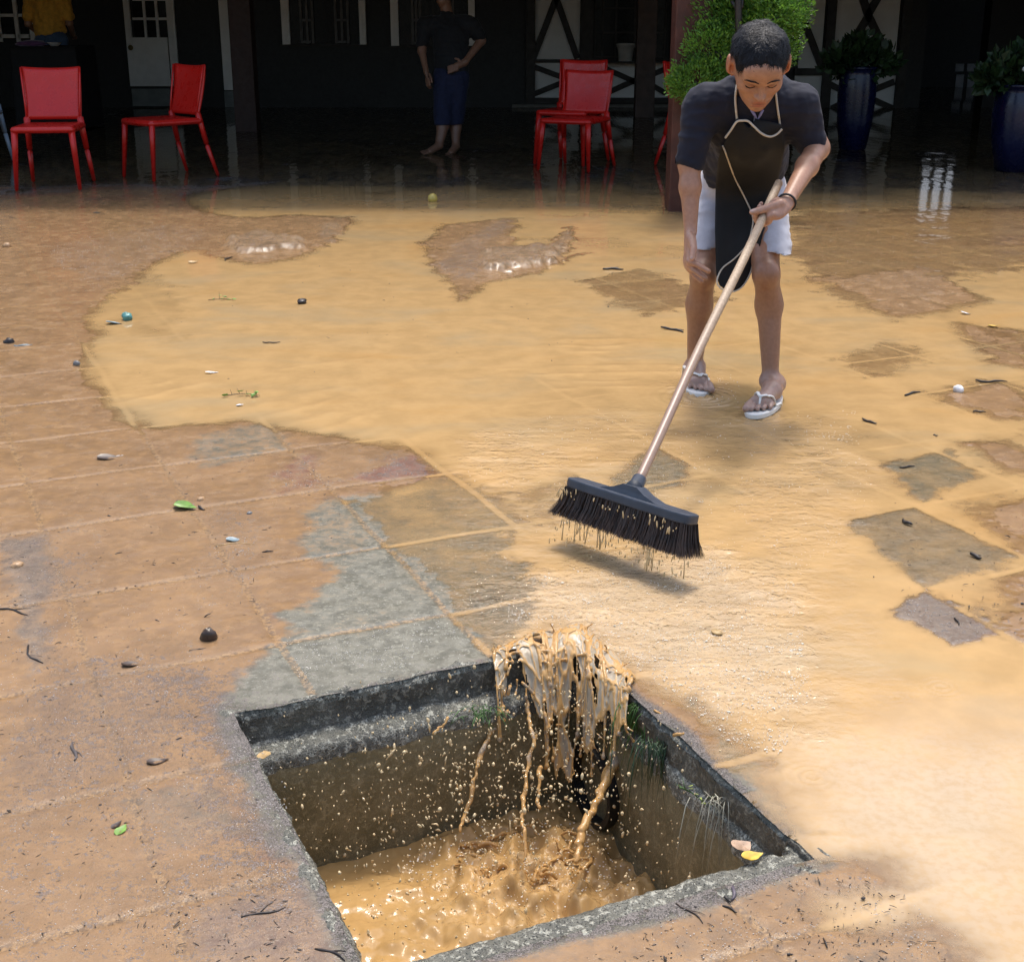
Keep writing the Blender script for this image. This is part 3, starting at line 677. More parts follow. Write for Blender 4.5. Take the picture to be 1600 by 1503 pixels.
for lab, x, y, fx, fy, z in [
    ('red chair facing the camera beside the left edge, its back panel square on', -3.37, 10.04, .12, -1, 0),
    ('red chair turned sideways with its seat to the left, in front of the white door', -2.70, 10.68, -.62, -.62, 0),
    ('red chair angled left in front of the white half-timbered panel', .52, 11.28, -.34, -.72, 0),
    ('red chair whose back just shows above the other red chair near the panel', .50, 11.72, -.34, -.72, 0),
    ('red chair half hidden behind the red brown post and the shrub', 1.60, 11.6, .75, -.45, 0),
    ('dark red chair cut by the left edge of the picture', -4.62, 11.1, .55, -.6, 0),
    ('dark red chair stacked on top of another chair at the left edge', -4.62, 11.12, .55, -.6, .17)]:
    c = proto if first else copy_tree(proto); first = False
    c.location = (x, y, z); c.scale = (1, 1, .92 if 'angled left' in lab else 1); c.rotation_euler[2] = math.atan2(fx, -fy); c['label'] = lab

# ------------------------------------------------------------------ bodies: smooth implicit shapes turned into one skin
class Vol:
    def __init__(s, lo, hi, h):
        s.lo = np.array(lo, float); s.h = h; s.n = np.ceil((np.array(hi) - s.lo) / h).astype(int) + 1
        s.f = np.full(s.n, 1., np.float32)
    def blk(s, lo, hi):
        a = np.clip(np.floor((lo - s.lo) / s.h).astype(int), 0, s.n); b = np.clip(np.ceil((hi - s.lo) / s.h).astype(int) + 1, 0, s.n)
        sl = tuple(slice(i, j) for i, j in zip(a, b))
        if any(i >= j for i, j in zip(a, b)): return None, None
        g = np.stack(np.meshgrid(*[s.lo[i] + s.h * np.arange(a[i], b[i]) for i in range(3)], indexing='ij'), -1).astype(np.float32)
        return sl, g
    def put(s, sl, d, k, sub=False):
        f = s.f[sl]
        if sub: d = -d; 
        if k > 0:
            hh = np.clip(.5 + .5 * ((d - f) if not sub else (f - d)) / k, 0, 1)
            s.f[sl] = (d + (f - d) * hh - k * hh * (1 - hh)) if not sub else (d + (f - d) * hh + k * hh * (1 - hh))
        else: s.f[sl] = np.minimum(f, d) if not sub else np.maximum(f, d)
    def cap(s, a, b, ra, rb=None, k=.02, sub=False, sq=None):
        """tapered capsule; sq=(axis, factor) flattens it along an axis"""
        a = np.array(a, float); b = np.array(b, float); rb = ra if rb is None else rb; m = max(ra, rb) * (1 if sq is None else max(1, 1 / sq[1])) + k + 3 * s.h
        sl, g = s.blk(np.minimum(a, b) - m, np.maximum(a, b) + m)
        if sl is None: return s
        ab = b - a; q = g - a; t = np.clip(q @ ab / (ab @ ab + 1e-12), 0, 1); r = q - t[..., None] * ab
        if sq is not None:
            ax = np.array(sq[0], float); ax /= np.linalg.norm(ax); c = r @ ax; r = r + (c * (1 / sq[1] - 1))[..., None] * ax
        s.put(sl, np.linalg.norm(r, axis=-1) - (ra + (rb - ra) * t), k, sub); return s
    def ell(s, c, r, M=None, k=.02, sub=False):
        c = np.array(c, float); r = np.array(r, float); m = r.max() + k + 3 * s.h; sl, g = s.blk(c - m, c + m)
        if sl is None: return s
        q = g - c
        if M is not None: q = q @ np.array(M)          # columns of M are the local axes
        k0 = np.linalg.norm(q / r, axis=-1); k1 = np.linalg.norm(q / r ** 2, axis=-1) + 1e-9
        s.put(sl, k0 * (k0 - 1) / k1, k, sub); return s
    def chain(s, pts, rads, k=.01):
        """one limb of joined tapered capsules, melted into the rest as a whole"""
        pts = [np.array(p, float) for p in pts]; m = max(rads) + k + 3 * s.h; sl, g = s.blk(np.min(pts, 0) - m, np.max(pts, 0) + m)
        if sl is None: return s
        d = None
        for a, b, ra, rb in zip(pts[:-1], pts[1:], rads[:-1], rads[1:]):
            ab = b - a; q = g - a; t = np.clip(q @ ab / (ab @ ab + 1e-12), 0, 1); e = np.linalg.norm(q - t[..., None] * ab, axis=-1) - (ra + (rb - ra) * t); d = e if d is None else np.minimum(d, e)
        s.put(sl, d.astype(np.float32), k); return s
    def plane(s, p, n, k=0.):
        """cut away the side the normal points to"""
        g = [s.lo[i] + s.h * np.arange(s.n[i]) for i in range(3)]; n = np.array(n, float); n /= np.linalg.norm(n)
        d = ((g[0] - p[0]) * n[0])[:, None, None] + ((g[1] - p[1]) * n[1])[None, :, None] + ((g[2] - p[2]) * n[2])[None, None, :]
        s.f = np.maximum(s.f, d.astype(np.float32)); return s
    def warp(s, amp, fn):
        """displace the skin by a function of position (only near the surface)"""
        m = np.abs(s.f) < .03; ix = np.argwhere(m); p = s.lo + ix * s.h; s.f[m] += (amp * fn(p)).astype(np.float32); return s
    def sample(s, p):
        i = np.clip(np.round((np.asarray(p) - s.lo) / s.h).astype(int), 0, s.n - 1); return s.f[i[..., 0], i[..., 1], i[..., 2]]
    def skin(s):
        f = s.f; ins = f < 0; n = s.n
        cnt = np.zeros(n - 1, np.uint8); off = [(i, j, k) for i in (0, 1) for j in (0, 1) for k in (0, 1)]
        for i, j, k in off: cnt += ins[i:n[0] - 1 + i, j:n[1] - 1 + j, k:n[2] - 1 + k]
        act = (cnt > 0) & (cnt < 8); idx = np.full(n - 1, -1, np.int32); ac = np.argwhere(act); idx[act] = np.arange(len(ac))
        c = {o: f[ac[:, 0] + o[0], ac[:, 1] + o[1], ac[:, 2] + o[2]] for o in off}
        acc = np.zeros((len(ac), 3)); w = np.zeros(len(ac))
        for o in off:
            for ax in range(3):
                if o[ax]: continue
                o2 = list(o); o2[ax] = 1; o2 = tuple(o2); a = c[o]; b = c[o2]; x = (a < 0) != (b < 0)
                t = np.where(x, a / np.where(x, a - b, 1), 0); q = np.tile(np.array(o, float), (len(ac), 1)); q[:, ax] = t
                acc += q * x[:, None]; w += x
        V = s.lo + (ac + acc / w[:, None]) * s.h; F = []
        for ax in range(3):
            o = [slice(1, -1)] * 3; a = ins[tuple(slice(0, -1) if d == ax else slice(1, -1) for d in range(3))]; b = ins[tuple(slice(1, None) if d == ax else slice(1, -1) for d in range(3))]
            e = np.argwhere(a != b); sg = a[a != b]; e = e + np.array([0 if d == ax else 1 for d in range(3)])
            u, v = (ax + 1) % 3, (ax + 2) % 3; q = []
            for du, dv in ((-1, -1), (0, -1), (0, 0), (-1, 0)):
                ee = e.copy(); ee[:, u] += du; ee[:, v] += dv; q.append(idx[ee[:, 0], ee[:, 1], ee[:, 2]])
            q = np.stack(q, 1); q[~sg] = q[~sg][:, ::-1]; F.append(q)
        return V, np.concatenate(F)

def mat_skin():
    t = NT('skin'); v = t.pos(); c = t.att('Col', True); n = t.noise(v, 90, 5, .6); n0 = t.noise(v, 18, 4)
    c2 = t.mix(t.step(n, .3, .7), t.mix(1., c, (.86, .82, .80), 'MULTIPLY'), c)
    c2 = t.mix(t.math('MULTIPLY', t.step(n0, .5, .75), .25), c2, t.mix(1., c, (.75, .66, .6), 'MULTIPLY'))
    t.set(Base_Color=c2, Roughness=.42, Normal=t.bump(n, .12, .002))
    t.b.inputs['Subsurface Weight'].default_value = .12; t.b.inputs['Subsurface Radius'].default_value = (.9, .3, .15); t.b.inputs['Subsurface Scale'].default_value = .008
    return t.m
M_skin = mat_skin()
def cloth(name, col, sc=900, rough=.85, sheen=.3, var=.2):
    t = NT(name); v = t.pos(); n = t.noise(v, 20, 5, .6); w = t.noise(v, sc, 2)
    c = t.mix(t.step(n, .3, .7), tuple(q * (1 - var) for q in col), tuple(min(1, q * (1 + var)) for q in col))
    c = t.mix(t.step(w, .45, .75, 0, .35), c, tuple(min(1, q * 1.7) for q in col))
    t.set(Base_Color=c, Roughness=rough, Normal=t.bump(w, .12, .001)); t.b.inputs['Sheen Weight'].default_value = sheen; t.b.inputs['Sheen Roughness'].default_value = .5; return t.m
M_navy = cloth('navy_cotton', (.0045, .0065, .019), sheen=.03)
M_denim = cloth('pale_grey_denim', (.40, .41, .47), 700, var=.08)
M_apron = cloth('black_apron_cloth', (.0045, .0045, .005), 600, .8, .0)
M_pipe = simple('cream_piping', (.55, .50, .42), .7, bump=0)
M_hair = simple('black_hair', (.005, .006, .010), .5, .4, 120, .5, 300, Specular_IOR_Level=.3)
M_white = simple('white_rubber', (.75, .74, .70), .45, .06)

# ---------------- the boy with the broom
BASE = G(1150, 625)
boy = thing('person', 'young man bent forward in black apron and pale denim shorts, sweeping with a broom', 'person', (BASE[0], BASE[1], 0))
sB = G(990, 768, .165); sT = P(1217, 286, 4.02); hd = (sB - sT) / np.linalg.norm(sB - sT)      # broom handle, top -> bottom
HR = .0125
hipL, knL, caL, anL = P(1190, 305, 4.46), P(1197, 428, 4.30), P(1202, 478, 4.37), P(1204, 596, 4.40)
hipR, knR, caR, anR = P(1120, 305, 4.55), P(1099, 430, 4.42), P(1093, 478, 4.50), P(1085, 574, 4.62)
shR, elR, wrR = P(1097, 168, 4.06), P(1078, 255, 4.10), P(1079, 362, 4.10)
shL, elL, wrL = P(1251, 168, 4.06), P(1277, 232, 4.13), P(1230, 315, 3.90)
C0, C1, C2, C3 = P(1160, 285, 4.50), P(1164, 240, 4.38), P(1172, 185, 4.15), P(1178, 142, 4.04)
a48 = R(42); HS = .985
HX, HF, HU = np.array([1., 0, 0]), np.array([0, -math.cos(a48), -math.sin(a48)]), np.array([0, -math.sin(a48), math.cos(a48)])
tilt = R(1); HX, HU = HX * math.cos(tilt) + HU * math.sin(tilt), HU * math.cos(tilt) - HX * math.sin(tilt)
HM = np.stack([HX, HF, HU], 1); HC = P(1186, 101, 3.88)
def hp(x, f, u): return HC + HS * (HX * x + HF * f + HU * u)
bv = Vol((.46, 3.66, -.005), (1.06, 4.75, 1.22), .0034)
# legs
for hip, kn, ca, an, sx in ((hipL, knL, caL, anL, 1), (hipR, knR, caR, anR, -1)):
    up = hip * .45 + kn * .55
    bv.cap(hip, up, .066, .052, .02).cap(up, kn, .052, .042, .02).cap(kn, ca, .040, .041, .02).cap(ca, an, .041, .025, .02)
    bv.ell(kn + np.array([0, -.018, .004]), (.031, .027, .038), k=.02)
    bv.ell(ca + np.array([0, .022, .02]), (.035, .034, .080), k=.03)
    bv.ell(an + np.array([.026 * sx, .0, .0]), (.012, .014, .014), k=.012).ell(an + np.array([-.024 * sx, -.004, .006]), (.012, .014, .014), k=.012)
ftL = [np.array([.872, 4.272, .05]), np.array([.842, 4.19, .05]), np.array([.795, 4.105, .036])]
ftR = [np.array([.632, 4.53, .038]), np.array([.629, 4.46, .042]), np.array([.632, 4.385, .026])]
for ft, an, dirn in ((ftL, anL, np.array([-.42, -.91, 0])), (ftR, anR, np.array([.02, -1., 0]))):
    heel, mid, ball = ft; bv.cap(an, heel, .026, .025, .02).cap(an, mid, .027, .025, .025).cap(mid, ball, .030, .026, .02).cap(heel, mid, .028, .026, .02)
    sd_ = np.array([-dirn[1], dirn[0], 0]); bv.cap(ball - sd_ * .022, ball + sd_ * .022 + dirn * -.012 + np.array([0, 0, -.006]), .017, .013, .015)
    inner = -1 if ft is ftL else 1                       # great toe on the inner side
    for k in range(5):
        off = (-.034 + .0165 * k) * (1 if inner < 0 else -1); b0 = ball - sd_ * -off * 1 + np.array([0, 0, -.006]) - dirn * (.012 * k * k * .12)
        ln = [.060, .056, .051, .045, .038][k]; r0 = [.0118, .0080, .0077, .0074, .0070][k]
        b1 = b0 + dirn * ln + np.array([0, 0, -.004]); bv.chain([b0, (b0 + b1) / 2 + np.array([0, 0, .004]), b1], [r0 * 1.05, r0, r0], .0025)
    flo = ball[2] - .022
# torso (under the clothes) and neck
bv.cap(C0, C1, .12, .11, .04).cap(C1, C2, .11, .115, .04).cap(shR, shL, .05, .05, .04).cap(C2, C3, .10, .06, .04)
bv.cap(C3, hp(0, -.035, -.05), .052, .05, .03)
# arms
bv.cap(shR, elR, .045, .034, .02).cap(elR, elR * .65 + wrR * .35, .033, .031, .02).cap(elR * .65 + wrR * .35, wrR, .031, .0195, .02)
bv.cap(shL, elL, .045, .035, .02).cap(elL, elL * .65 + wrL * .35, .035, .032, .02).cap(elL * .65 + wrL * .35, wrL, .032, .021, .02)
# open right hand
bv.cap(wrR, P(1078, 378, 4.085), .021, .026, .012, sq=((1, .1, .1), .68)).cap(P(1078, 380, 4.085), P(1076, 408, 4.085), .032, .036, .012, sq=((1, .1, .15), .46))
bv.chain([P(1081, 372, 4.065), P(1084, 389, 4.035), P(1081, 404, 4.02)], [.013, .011, .0088], .007)
for b, m_, e, r in (((1077, 408, 4.055), (1088, 413, 4.035), (1107, 424, 4.015), .0095), ((1075, 412, 4.075), (1085, 422, 4.055), (1102, 435, 4.035), .0098),
                    ((1074, 413, 4.098), (1082, 426, 4.088), (1096, 440, 4.072), .0092), ((1073, 409, 4.118), (1079, 423, 4.112), (1088, 435, 4.10), .008)):
    bv.chain([P(*b), P(*m_), P(*e)], [r * 1.12, r, r * .8], .005)
# gripping left hand
tt_ = (333 - 286) / (768 - 286.); best = min(np.linspace(0, .4, 400), key=lambda t: abs((lambda q: 751.5 - FPX * ((q - O) @ np.array([0, sp, cp])) / ((q - O) @ np.array([0, cp, -sp])))(sT + (sB - sT) * t) - 333))
gp = sT + (sB - sT) * best
e1 = np.array([1., 0, 0]); e1 -= hd * (e1 @ hd); e1 /= np.linalg.norm(e1); e2 = np.cross(hd, e1); e2 *= np.sign(e2[1])
RR = HR + .009
kn_ = gp + e1 * (RR + .004) - e2 * .014
bv.cap(wrL, wrL * .45 + kn_ * .55, .024, .030, .012, sq=((-.2, -.6, .77), .62)).cap(wrL * .45 + kn_ * .55, kn_ + e1 * .006, .034, .033, .012, sq=((-.2, -.6, .77), .5))
for k, off in enumerate((.026, .007, -.012, -.030)):
    c = gp + hd * off; r = (.0095, .0098, .0094, .008)[k]; pts = [kn_ + hd * off * .9 + e1 * .004] + [c + RR * (math.cos(R(a)) * e1 + math.sin(R(a)) * e2) for a in (-25, 20, 70, 120, 170, 205)]
    bv.chain(pts, [r * 1.25, r * 1.1, r * 1.05, r, r, r * .95, r * .8], .004)
th0 = wrL * .5 + kn_ * .5
bv.chain([th0 - e2 * .012 + hd * .01, gp - e2 * (RR + .004) + hd * .012 + e1 * .008, gp - e2 * (RR + .001) + hd * .030 - e1 * .012, gp - e2 * (RR - .002) + hd * .040 - e1 * .030], [.016, .0125, .0108, .0085], .007)
# head
bv.ell(hp(0, -.012, .02), (.077 * HS, .096 * HS, .078 * HS), HM, .01)
bv.ell(hp(0, .022, -.03), (.064 * HS, .068 * HS, .078 * HS), HM, .03)
bv.ell(hp(0, .050, -.078), (.036 * HS, .034 * HS, .032 * HS), HM, .03)
bv.ell(hp(0, .072, -.096), (.019, .015, .014), HM, .018)
bv.ell(hp(0, .068, .035), (.052, .026, .032), HM, .025)
for s_ in (-1, 1):
    bv.ell(hp(.040 * s_, .054, -.026), (.023, .022, .021), HM, .02)                         # cheek
    bv.ell(hp(.031 * s_, .091, -.004), (.020, .015, .012), HM, .012, sub=True)              # eye socket
    bv.ell(hp(.031 * s_, .0685, -.004), (.0145, .0145, .0130), HM, .004)                    # lidded eye
    bv.cap(hp(.014 * s_, .0865, .016), hp(.046 * s_, .074, .017), .007, .006, .012)         # brow ridge
    bv.ell(hp(.010 * s_, .094, -.036), (.0075, .009, .007), HM, .007)                       # nostril wing
    bv.ell(hp(.076 * s_, -.004, -.010), (.010, .020, .032), HM, .008); bv.ell(hp(.088 * s_, -.010, -.004), (.007, .021, .031), HM, .008); bv.ell(hp(.080 * s_, .012, -.006), (.006, .009, .016), HM, .005, sub=True)
bv.cap(hp(0, .084, .006), hp(0, .105, -.030), .0065, .0085, .010)                           # nose
bv.ell(hp(0, .106, -.032), (.0095, .0085, .008), HM, .007)
bv.cap(hp(-.018, .086, -.062), hp(.018, .086, -.062), .0068, .0068, .006); bv.cap(hp(-.015, .086, -.0735), hp(.015, .086, -.0735), .0082, .0082, .006)
bv.cap(hp(-.022, .0945, -.0675), hp(.022, .0945, -.0675), .0022, .0022, .003, sub=True)
V, F = bv.skin()
loc = (V - HC) @ HM / HS
n_ = fbm(V * 30, 91, 3)[:, None]
col = np.tile(np.array([[.42, .225, .142]]), (len(V), 1)) * (1 + .07 * n_)
def blend(mask, c): 
    global col
    col = col * (1 - mask[:, None]) + np.array(c) * mask[:, None]
leg = sstep(.52, .40, V[:, 2]); blend(leg * .8, (.27, .145, .09)); blend(sstep(.13, .05, V[:, 2]) * .8, (.40, .27, .22))  # legs painted darker for the shade they stand in; feet dusty
hm = (loc[:, 2] > -.15) & (V[:, 2] > .9)
def spot(x, f, u, rx, rf, ru): return np.exp(-(((loc[:, 0] - x) / rx) ** 2 + ((loc[:, 1] - f) / rf) ** 2 + ((loc[:, 2] - u) / ru) ** 2)) * hm
blend(np.clip(spot(0, .09, -.062, .019, .02, .005) + spot(0, .09, -.074, .017, .02, .007), 0, 1) * .9, (.42, .13, .10))
blend(np.clip(spot(0, .09, -.0675, .020, .02, .0022), 0, 1) * .8, (.13, .04, .03))
for s_ in (-1, 1):
    blend(spot(.031 * s_, .08, -.003, .020, .03, .009) * .6, (.23, .11, .075)); blend(spot(.036 * s_, .07, -.03, .022, .03, .018) * .3, (.45, .2, .14)); blend(spot(.084 * s_, -.01, -.006, .014, .03, .035) * .8, (.55, .17, .09))  # ears reddened: light shining through them put into the colour
    blend(spot(.006 * s_, .100, -.041, .0035, .01, .0025) * .6, (.15, .06, .045))
blend(spot(0, .105, -.035, .016, .02, .016) * .3, (.48, .25, .18))
hand = np.maximum(np.exp(-(np.linalg.norm(V - P(1080, 400, 4.08), axis=1) / .085) ** 4), np.exp(-(np.linalg.norm(V - gp, axis=1) / .085) ** 4)); blend(hand * .7, (.48, .29, .215))
for q in (P(1080, 405, 4.01), gp - e2 * (RR + .006) + hd * .041 - e1 * .031): blend(np.exp(-(np.linalg.norm(V - q, axis=1) / .008) ** 2) * .7, (.66, .48, .42))
link('body', mesh('body', V, F, True, cols={'Col': col}), boy, M_skin)
def face_pt(x, u, lift=.0):
    for f in np.arange(.15, 0, -.0008):
        if bv.sample(hp(x, f, u)) < 0: return hp(x, f + lift, u)
    return hp(x, .08, u)
for s_ in (-1, 1):
    mb = MB(); mb.tube([face_pt(s_ * x, u, .0008) for x, u in ((.012, .0185), (.022, .0225), (.034, .0235), (.046, .020), (.052, .0165))], [.0026, .0048, .005, .004, .0018], 6, flat=.5); mb.build('eyebrow', M_hair, boy, True)
    mb = MB(); mb.tube([face_pt(s_ * x, u, .0006) for x, u in ((.018, -.009), (.025, -.0128), (.033, -.0135), (.041, -.011), (.046, -.0075))], [.0012, .0023, .0026, .0023, .0012], 6); mb.build('eyelashes', M_hair, boy, True)
# hair: a cap with short tousled locks
hv = Vol(HC - .18, HC + .18, .003)
hv.ell(hp(0, -.014, .026), (.085 * HS, .105 * HS, .084 * HS), HM, .01)
hv.plane(hp(0, .088, .050), HF * .56 - HU * .83); hv.ell(hp(0, .10, .012), (.062, .05, .050), HM, .012, sub=True)
for s_ in (-1, 1): hv.ell(hp(.092 * s_, .012, -.006), (.026, .034, .044), HM, .008, sub=True)
hv.warp(.0030, lambda p: fbm((p - HC) @ HM * np.array([48, 24, 30]), 61, 2))
HVt, HFc = hv.skin()
ok = (bv.sample(HVt) > -.02); 
hair = link('hair', mesh('hair', HVt, HFc, True), boy, M_hair)
me = hair.data; nr = np.zeros(len(HVt) * 3, np.float32); me.vertices.foreach_get('normal', nr); nr = nr.reshape(-1, 3)
sel = np.where((nr @ (HU * .75 - HF * .1 + np.array([0, -.3, .3])) > -.25) & (((HVt - HC) @ HU) > -.05))[0]; pick = rng.choice(sel, 4200)
lv = []; lf = []
for i in pick:
    p = HVt[i]; n = nr[i]; l = (p - HC) @ HM; tdir = HF * (.7 if l[1] > .0 else .25) + HX * (.35 * np.sign(l[0]) + .6 * math.sin(l[0] * 70 + l[1] * 50)) + HU * (-.4) + rng.normal(0, .22, 3)
    tdir -= n * (tdir @ n); tdir /= np.linalg.norm(tdir) + 1e-9; sdv = np.cross(n, tdir); L = rng.uniform(.012, .024); w = rng.uniform(.0006, .0012); b = len(lv)
    for k in range(4):
        s = k / 3; c = p - n * .001 + tdir * L * s + n * (.0036 * math.sin(s * 2.6)) * rng.uniform(.5, 1.3); ww = w * (1 - .75 * s); lv += [c - sdv * ww, c + sdv * ww]
    for k in range(3): lf.append((b + 2 * k, b + 2 * k + 1, b + 2 * k + 3, b + 2 * k + 2))
lk = link('locks', mesh('locks', np.array(lv), np.array(lf), True), hair, M_hair); lk['kind'] = 'stuff'

# shirt
sv = Vol((.50, 3.80, .55), (1.06, 4.75, 1.15), .0045)
sv.cap(C0 + np.array([.004, 0, -.01]), C1, .132, .128, .03, sq=((0, 1, .3), .85)).cap(C1, C2, .128, .132, .05, sq=((0, .8, .6), .85)).cap(C2, C3, .125, .07, .05).cap(shR * .94 + shL * .06, shL * .94 + shR * .06, .052, .052, .05)
sv.ell(P(1182, 152, 4.20), (.125, .10, .088), k=.05).cap(shR * .8 + C3 * .2, C3, .045, .05, .05).cap(shL * .8 + C3 * .2, C3, .05, .055, .05)
slv = []
for sh, el, wr in ((shR, P(1077, 252, 4.10), wrR), (shL, P(1270, 226, 4.125), wrL)):
    d = (el - sh) / np.linalg.norm(el - sh); t = Vol((.50, 3.80, .55), (1.06, 4.75, 1.15), .0045)
    t.cap(sh, el + d * .05, .060, .041, .03).plane(el + d * .018, d + (np.array([-.15, -.1, 0]) if sh is shL else 0)); slv.append(t)
hemz = P(1160, 284, 4.45)[2]
sv.plane((0, C0[1], hemz - .004), (0, .12, -1))
for t in slv:
    hh = np.clip(.5 + .5 * (t.f - sv.f) / .03, 0, 1); sv.f = t.f + (sv.f - t.f) * hh - .03 * hh * (1 - hh)
sv.cap(C3 - HF * .0 , hp(0, -.01, -.06), .056, .060, .01, sub=True)
def wrinkle(p):
    q = p * np.array([24, 18, 11]); return fbm(q, 71, 3) * .8 + np.abs(fbm(p * np.array([10, 14, 30]), 75, 3)) * .9 - .3
sv.warp(.0062, wrinkle)
V, F = sv.skin(); link('shirt', mesh('shirt', V, F, True), boy, M_navy)
# shorts
tv = Vol((.50, 4.15, .34), (1.06, 4.80, .78), .0045)
tv.cap(C0, C0 * .5 + C1 * .5, .142, .13, .03, sq=((0, 1, .3), .88))
hmL, hmR = P(1206, 384, 4.36), P(1106, 381, 4.475)
tv.cap(hipL, hmL, .084, .060, .02).cap(hipR, hmR, .086, .062, .02).cap(hmL, hmL + (hmL - hipL) * .4, .060, .058, .01).cap(hmR, hmR + (hmR - hipR) * .4, .062, .058, .01)
ndn = np.array([0, .1, -1.]); 
Zl = tv.lo[0] + tv.h * np.arange(tv.n[0])
midx = (hmL[0] + hmR[0]) / 2
gx = [tv.lo[i] + tv.h * np.arange(tv.n[i]) for i in range(3)]
for side, hm_ in ((gx[0] >= midx, hmL), (gx[0] < midx, hmR)):
    d = (-(gx[2][None, None, :] - hm_[2]) + .12 * (gx[1][None, :, None] - hm_[1]) + (.16 if hm_ is hmL else -.03) * -(gx[0][:, None, None] - hm_[0])).astype(np.float32)
    tv.f[side] = np.maximum(tv.f, d)[side]
tv.warp(.0035, lambda p: np.abs(fbm(p * np.array([9, 9, 30]), 79, 2)) * 1.8 - .7 + .25 * fbm(p * 50, 80, 2))
V, F = tv.skin(); shorts = link('shorts', mesh('shorts', V, F, True), boy, M_denim)
mb = MB()
for cx_, rr_, hm_ in ((0, .0605, hmL), (0, .0625, hmR)):
    for k in range(70):
        a = 2 * math.pi * k / 70 + random.uniform(-.05, .05); p = hm_ + np.array([math.cos(a) * rr_, math.sin(a) * rr_, 0]); p[2] = hm_[2] + .12 * (p[1] - hm_[1]) - (.16 if hm_ is hmL else -.03) * (p[0] - hm_[0]) + .003
        mb.tube([p, p + np.array([random.uniform(-.004, .004), random.uniform(-.003, .003), -random.uniform(.004, .012)])], .0008, 4)
fr_ = mb.build('frayed_hem', simple('white_thread', (.75, .74, .72), .9, bump=0), shorts); fr_['kind'] = 'stuff'

# apron: a hanging sheet that follows the chest, then falls free
def hit(x, y):
    for d in np.arange(3.62, 4.7, .006):
        p = P(x, y, d)
        if min(sv.sample(p), tv.sample(p)) < 0: return d
    return 4.6
edgeL = [(186, 1152), (196, 1146), (212, 1138), (228, 1129), (250, 1122), (290, 1118), (360, 1117), (430, 1119), (446, 1124), (455, 1136)]
edgeR = [(186, 1170), (196, 1222), (212, 1224), (232, 1226), (260, 1221), (290, 1214), (330, 1203), (360, 1194), (400, 1183), (430, 1172), (446, 1163), (455, 1150)]
ip = lambda tab, y: float(np.interp(y, [q[0] for q in tab], [q[1] for q in tab]))
ny_, nx_ = 62, 26; ysr = np.linspace(188, 455, ny_); HD = np.array([[hit(ip(edgeL, y) + (ip(edgeR, y) - ip(edgeL, y)) * i / (nx_ - 1), y) for i in range(nx_)] for y in ysr])
rowm = np.array([np.percentile(h[h < 4.59], 30) if (h < 4.59).any() else np.nan for h in HD]); good = ~np.isnan(rowm); rowm = np.interp(ysr, ysr[good], rowm[good]); rowm = np.where(ysr > 380, np.minimum(rowm, rowm[ysr <= 380][-1]), rowm)
kern = np.ones(9) / 9; rowm = np.convolve(np.pad(rowm, 4, mode='edge'), kern, 'valid')
AD = np.minimum(HD - .010, rowm[:, None] - .004)
for _ in range(6): AD[1:-1, 1:-1] = np.minimum(HD[1:-1, 1:-1] - .008, (AD[:-2, 1:-1] + AD[2:, 1:-1] + AD[1:-1, :-2] + AD[1:-1, 2:] + 2 * AD[1:-1, 1:-1]) / 6)
bib = None; fold = np.array([[.007 * math.sin(i / nx_ * 9 + y * .012) * sstep(230, 330, y) for i in range(nx_)] for y in ysr]); AD = np.minimum(AD - .010 + fold, HD - .007)
Vt = []
for th in (0, .002):
    for j, y in enumerate(ysr):
        for i in range(nx_):
            s = i / (nx_ - 1); x = ip(edgeL, y) * (1 - s) + ip(edgeR, y) * s; yy = y
            if j < 12:                                # the bib top dips between the straps
                yy = y + (14 * math.sin(min(1, max(0, (s - .2) / .8)) * math.pi) ** 1.2 - 2) * (1 - j / 12.)
            Vt.append(P(x, yy, AD[j, i] + th))
K = ny_ * nx_; ii = np.arange(K).reshape(ny_, nx_); Fq = np.stack([ii[:-1, :-1], ii[1:, :-1], ii[1:, 1:], ii[:-1, 1:]], -1).reshape(-1, 4)
bd = list(ii[0, :]) + list(ii[1:, -1]) + list(ii[-1, -2::-1]) + list(ii[-2:0:-1, 0]); Fe = np.array([(bd[k], bd[(k + 1) % len(bd)], bd[(k + 1) % len(bd)] + K, bd[k] + K) for k in range(len(bd))])
apron = link('apron', mesh('apron', np.array(Vt), np.concatenate([Fq, Fq[:, ::-1] + K, Fe]), True), boy, M_apron)
def adep(x, y):
    y = min(455, max(188, y)); j = int(round((y - 188) / (455 - 188) * (ny_ - 1))); l, r = ip(edgeL, ysr[j]), ip(edgeR, ysr[j]); i = int(round(min(1, max(0, (x - l) / (r - l))) * (nx_ - 1))); return AD[j, i] - .005
def catmull(pts, n=8):
    pts = [np.array(p, float) for p in pts]; pts = [2 * pts[0] - pts[1]] + pts + [2 * pts[-1] - pts[-2]]; out = []
    for i in range(1, len(pts) - 2):
        for k in range(n):
            t = k / n; a, b, c, d = pts[i - 1:i + 3]; out.append(.5 * ((2 * b) + (-a + c) * t + (2 * a - 5 * b + 4 * c - d) * t * t + (-a + 3 * b - 3 * c + d) * t ** 3))
    return out + [pts[-2]]
def piping(path, r=.0027, name='piping', par=apron, n=8, dep=None):
    q = catmull(path, n); mb = MB(); pts = [P(x, y, adep(x, y) if dep is None else np.interp(k / (len(q) - 1), np.linspace(0, 1, len(dep)), dep)) for k, (x, y) in enumerate(q)]
    mb.tube(pts, r, 6); return mb.build(name, M_pipe, par, True)
piping([(1129, 228), (1134, 240), (1148, 278), (1164, 310), (1176, 338), (1174, 362), (1166, 384), (1148, 404), (1130, 418), (1122, 432), (1121, 444), (1130, 453), (1145, 456), (1160, 448), (1172, 428), (1178, 404), (1182, 384)], .0026)
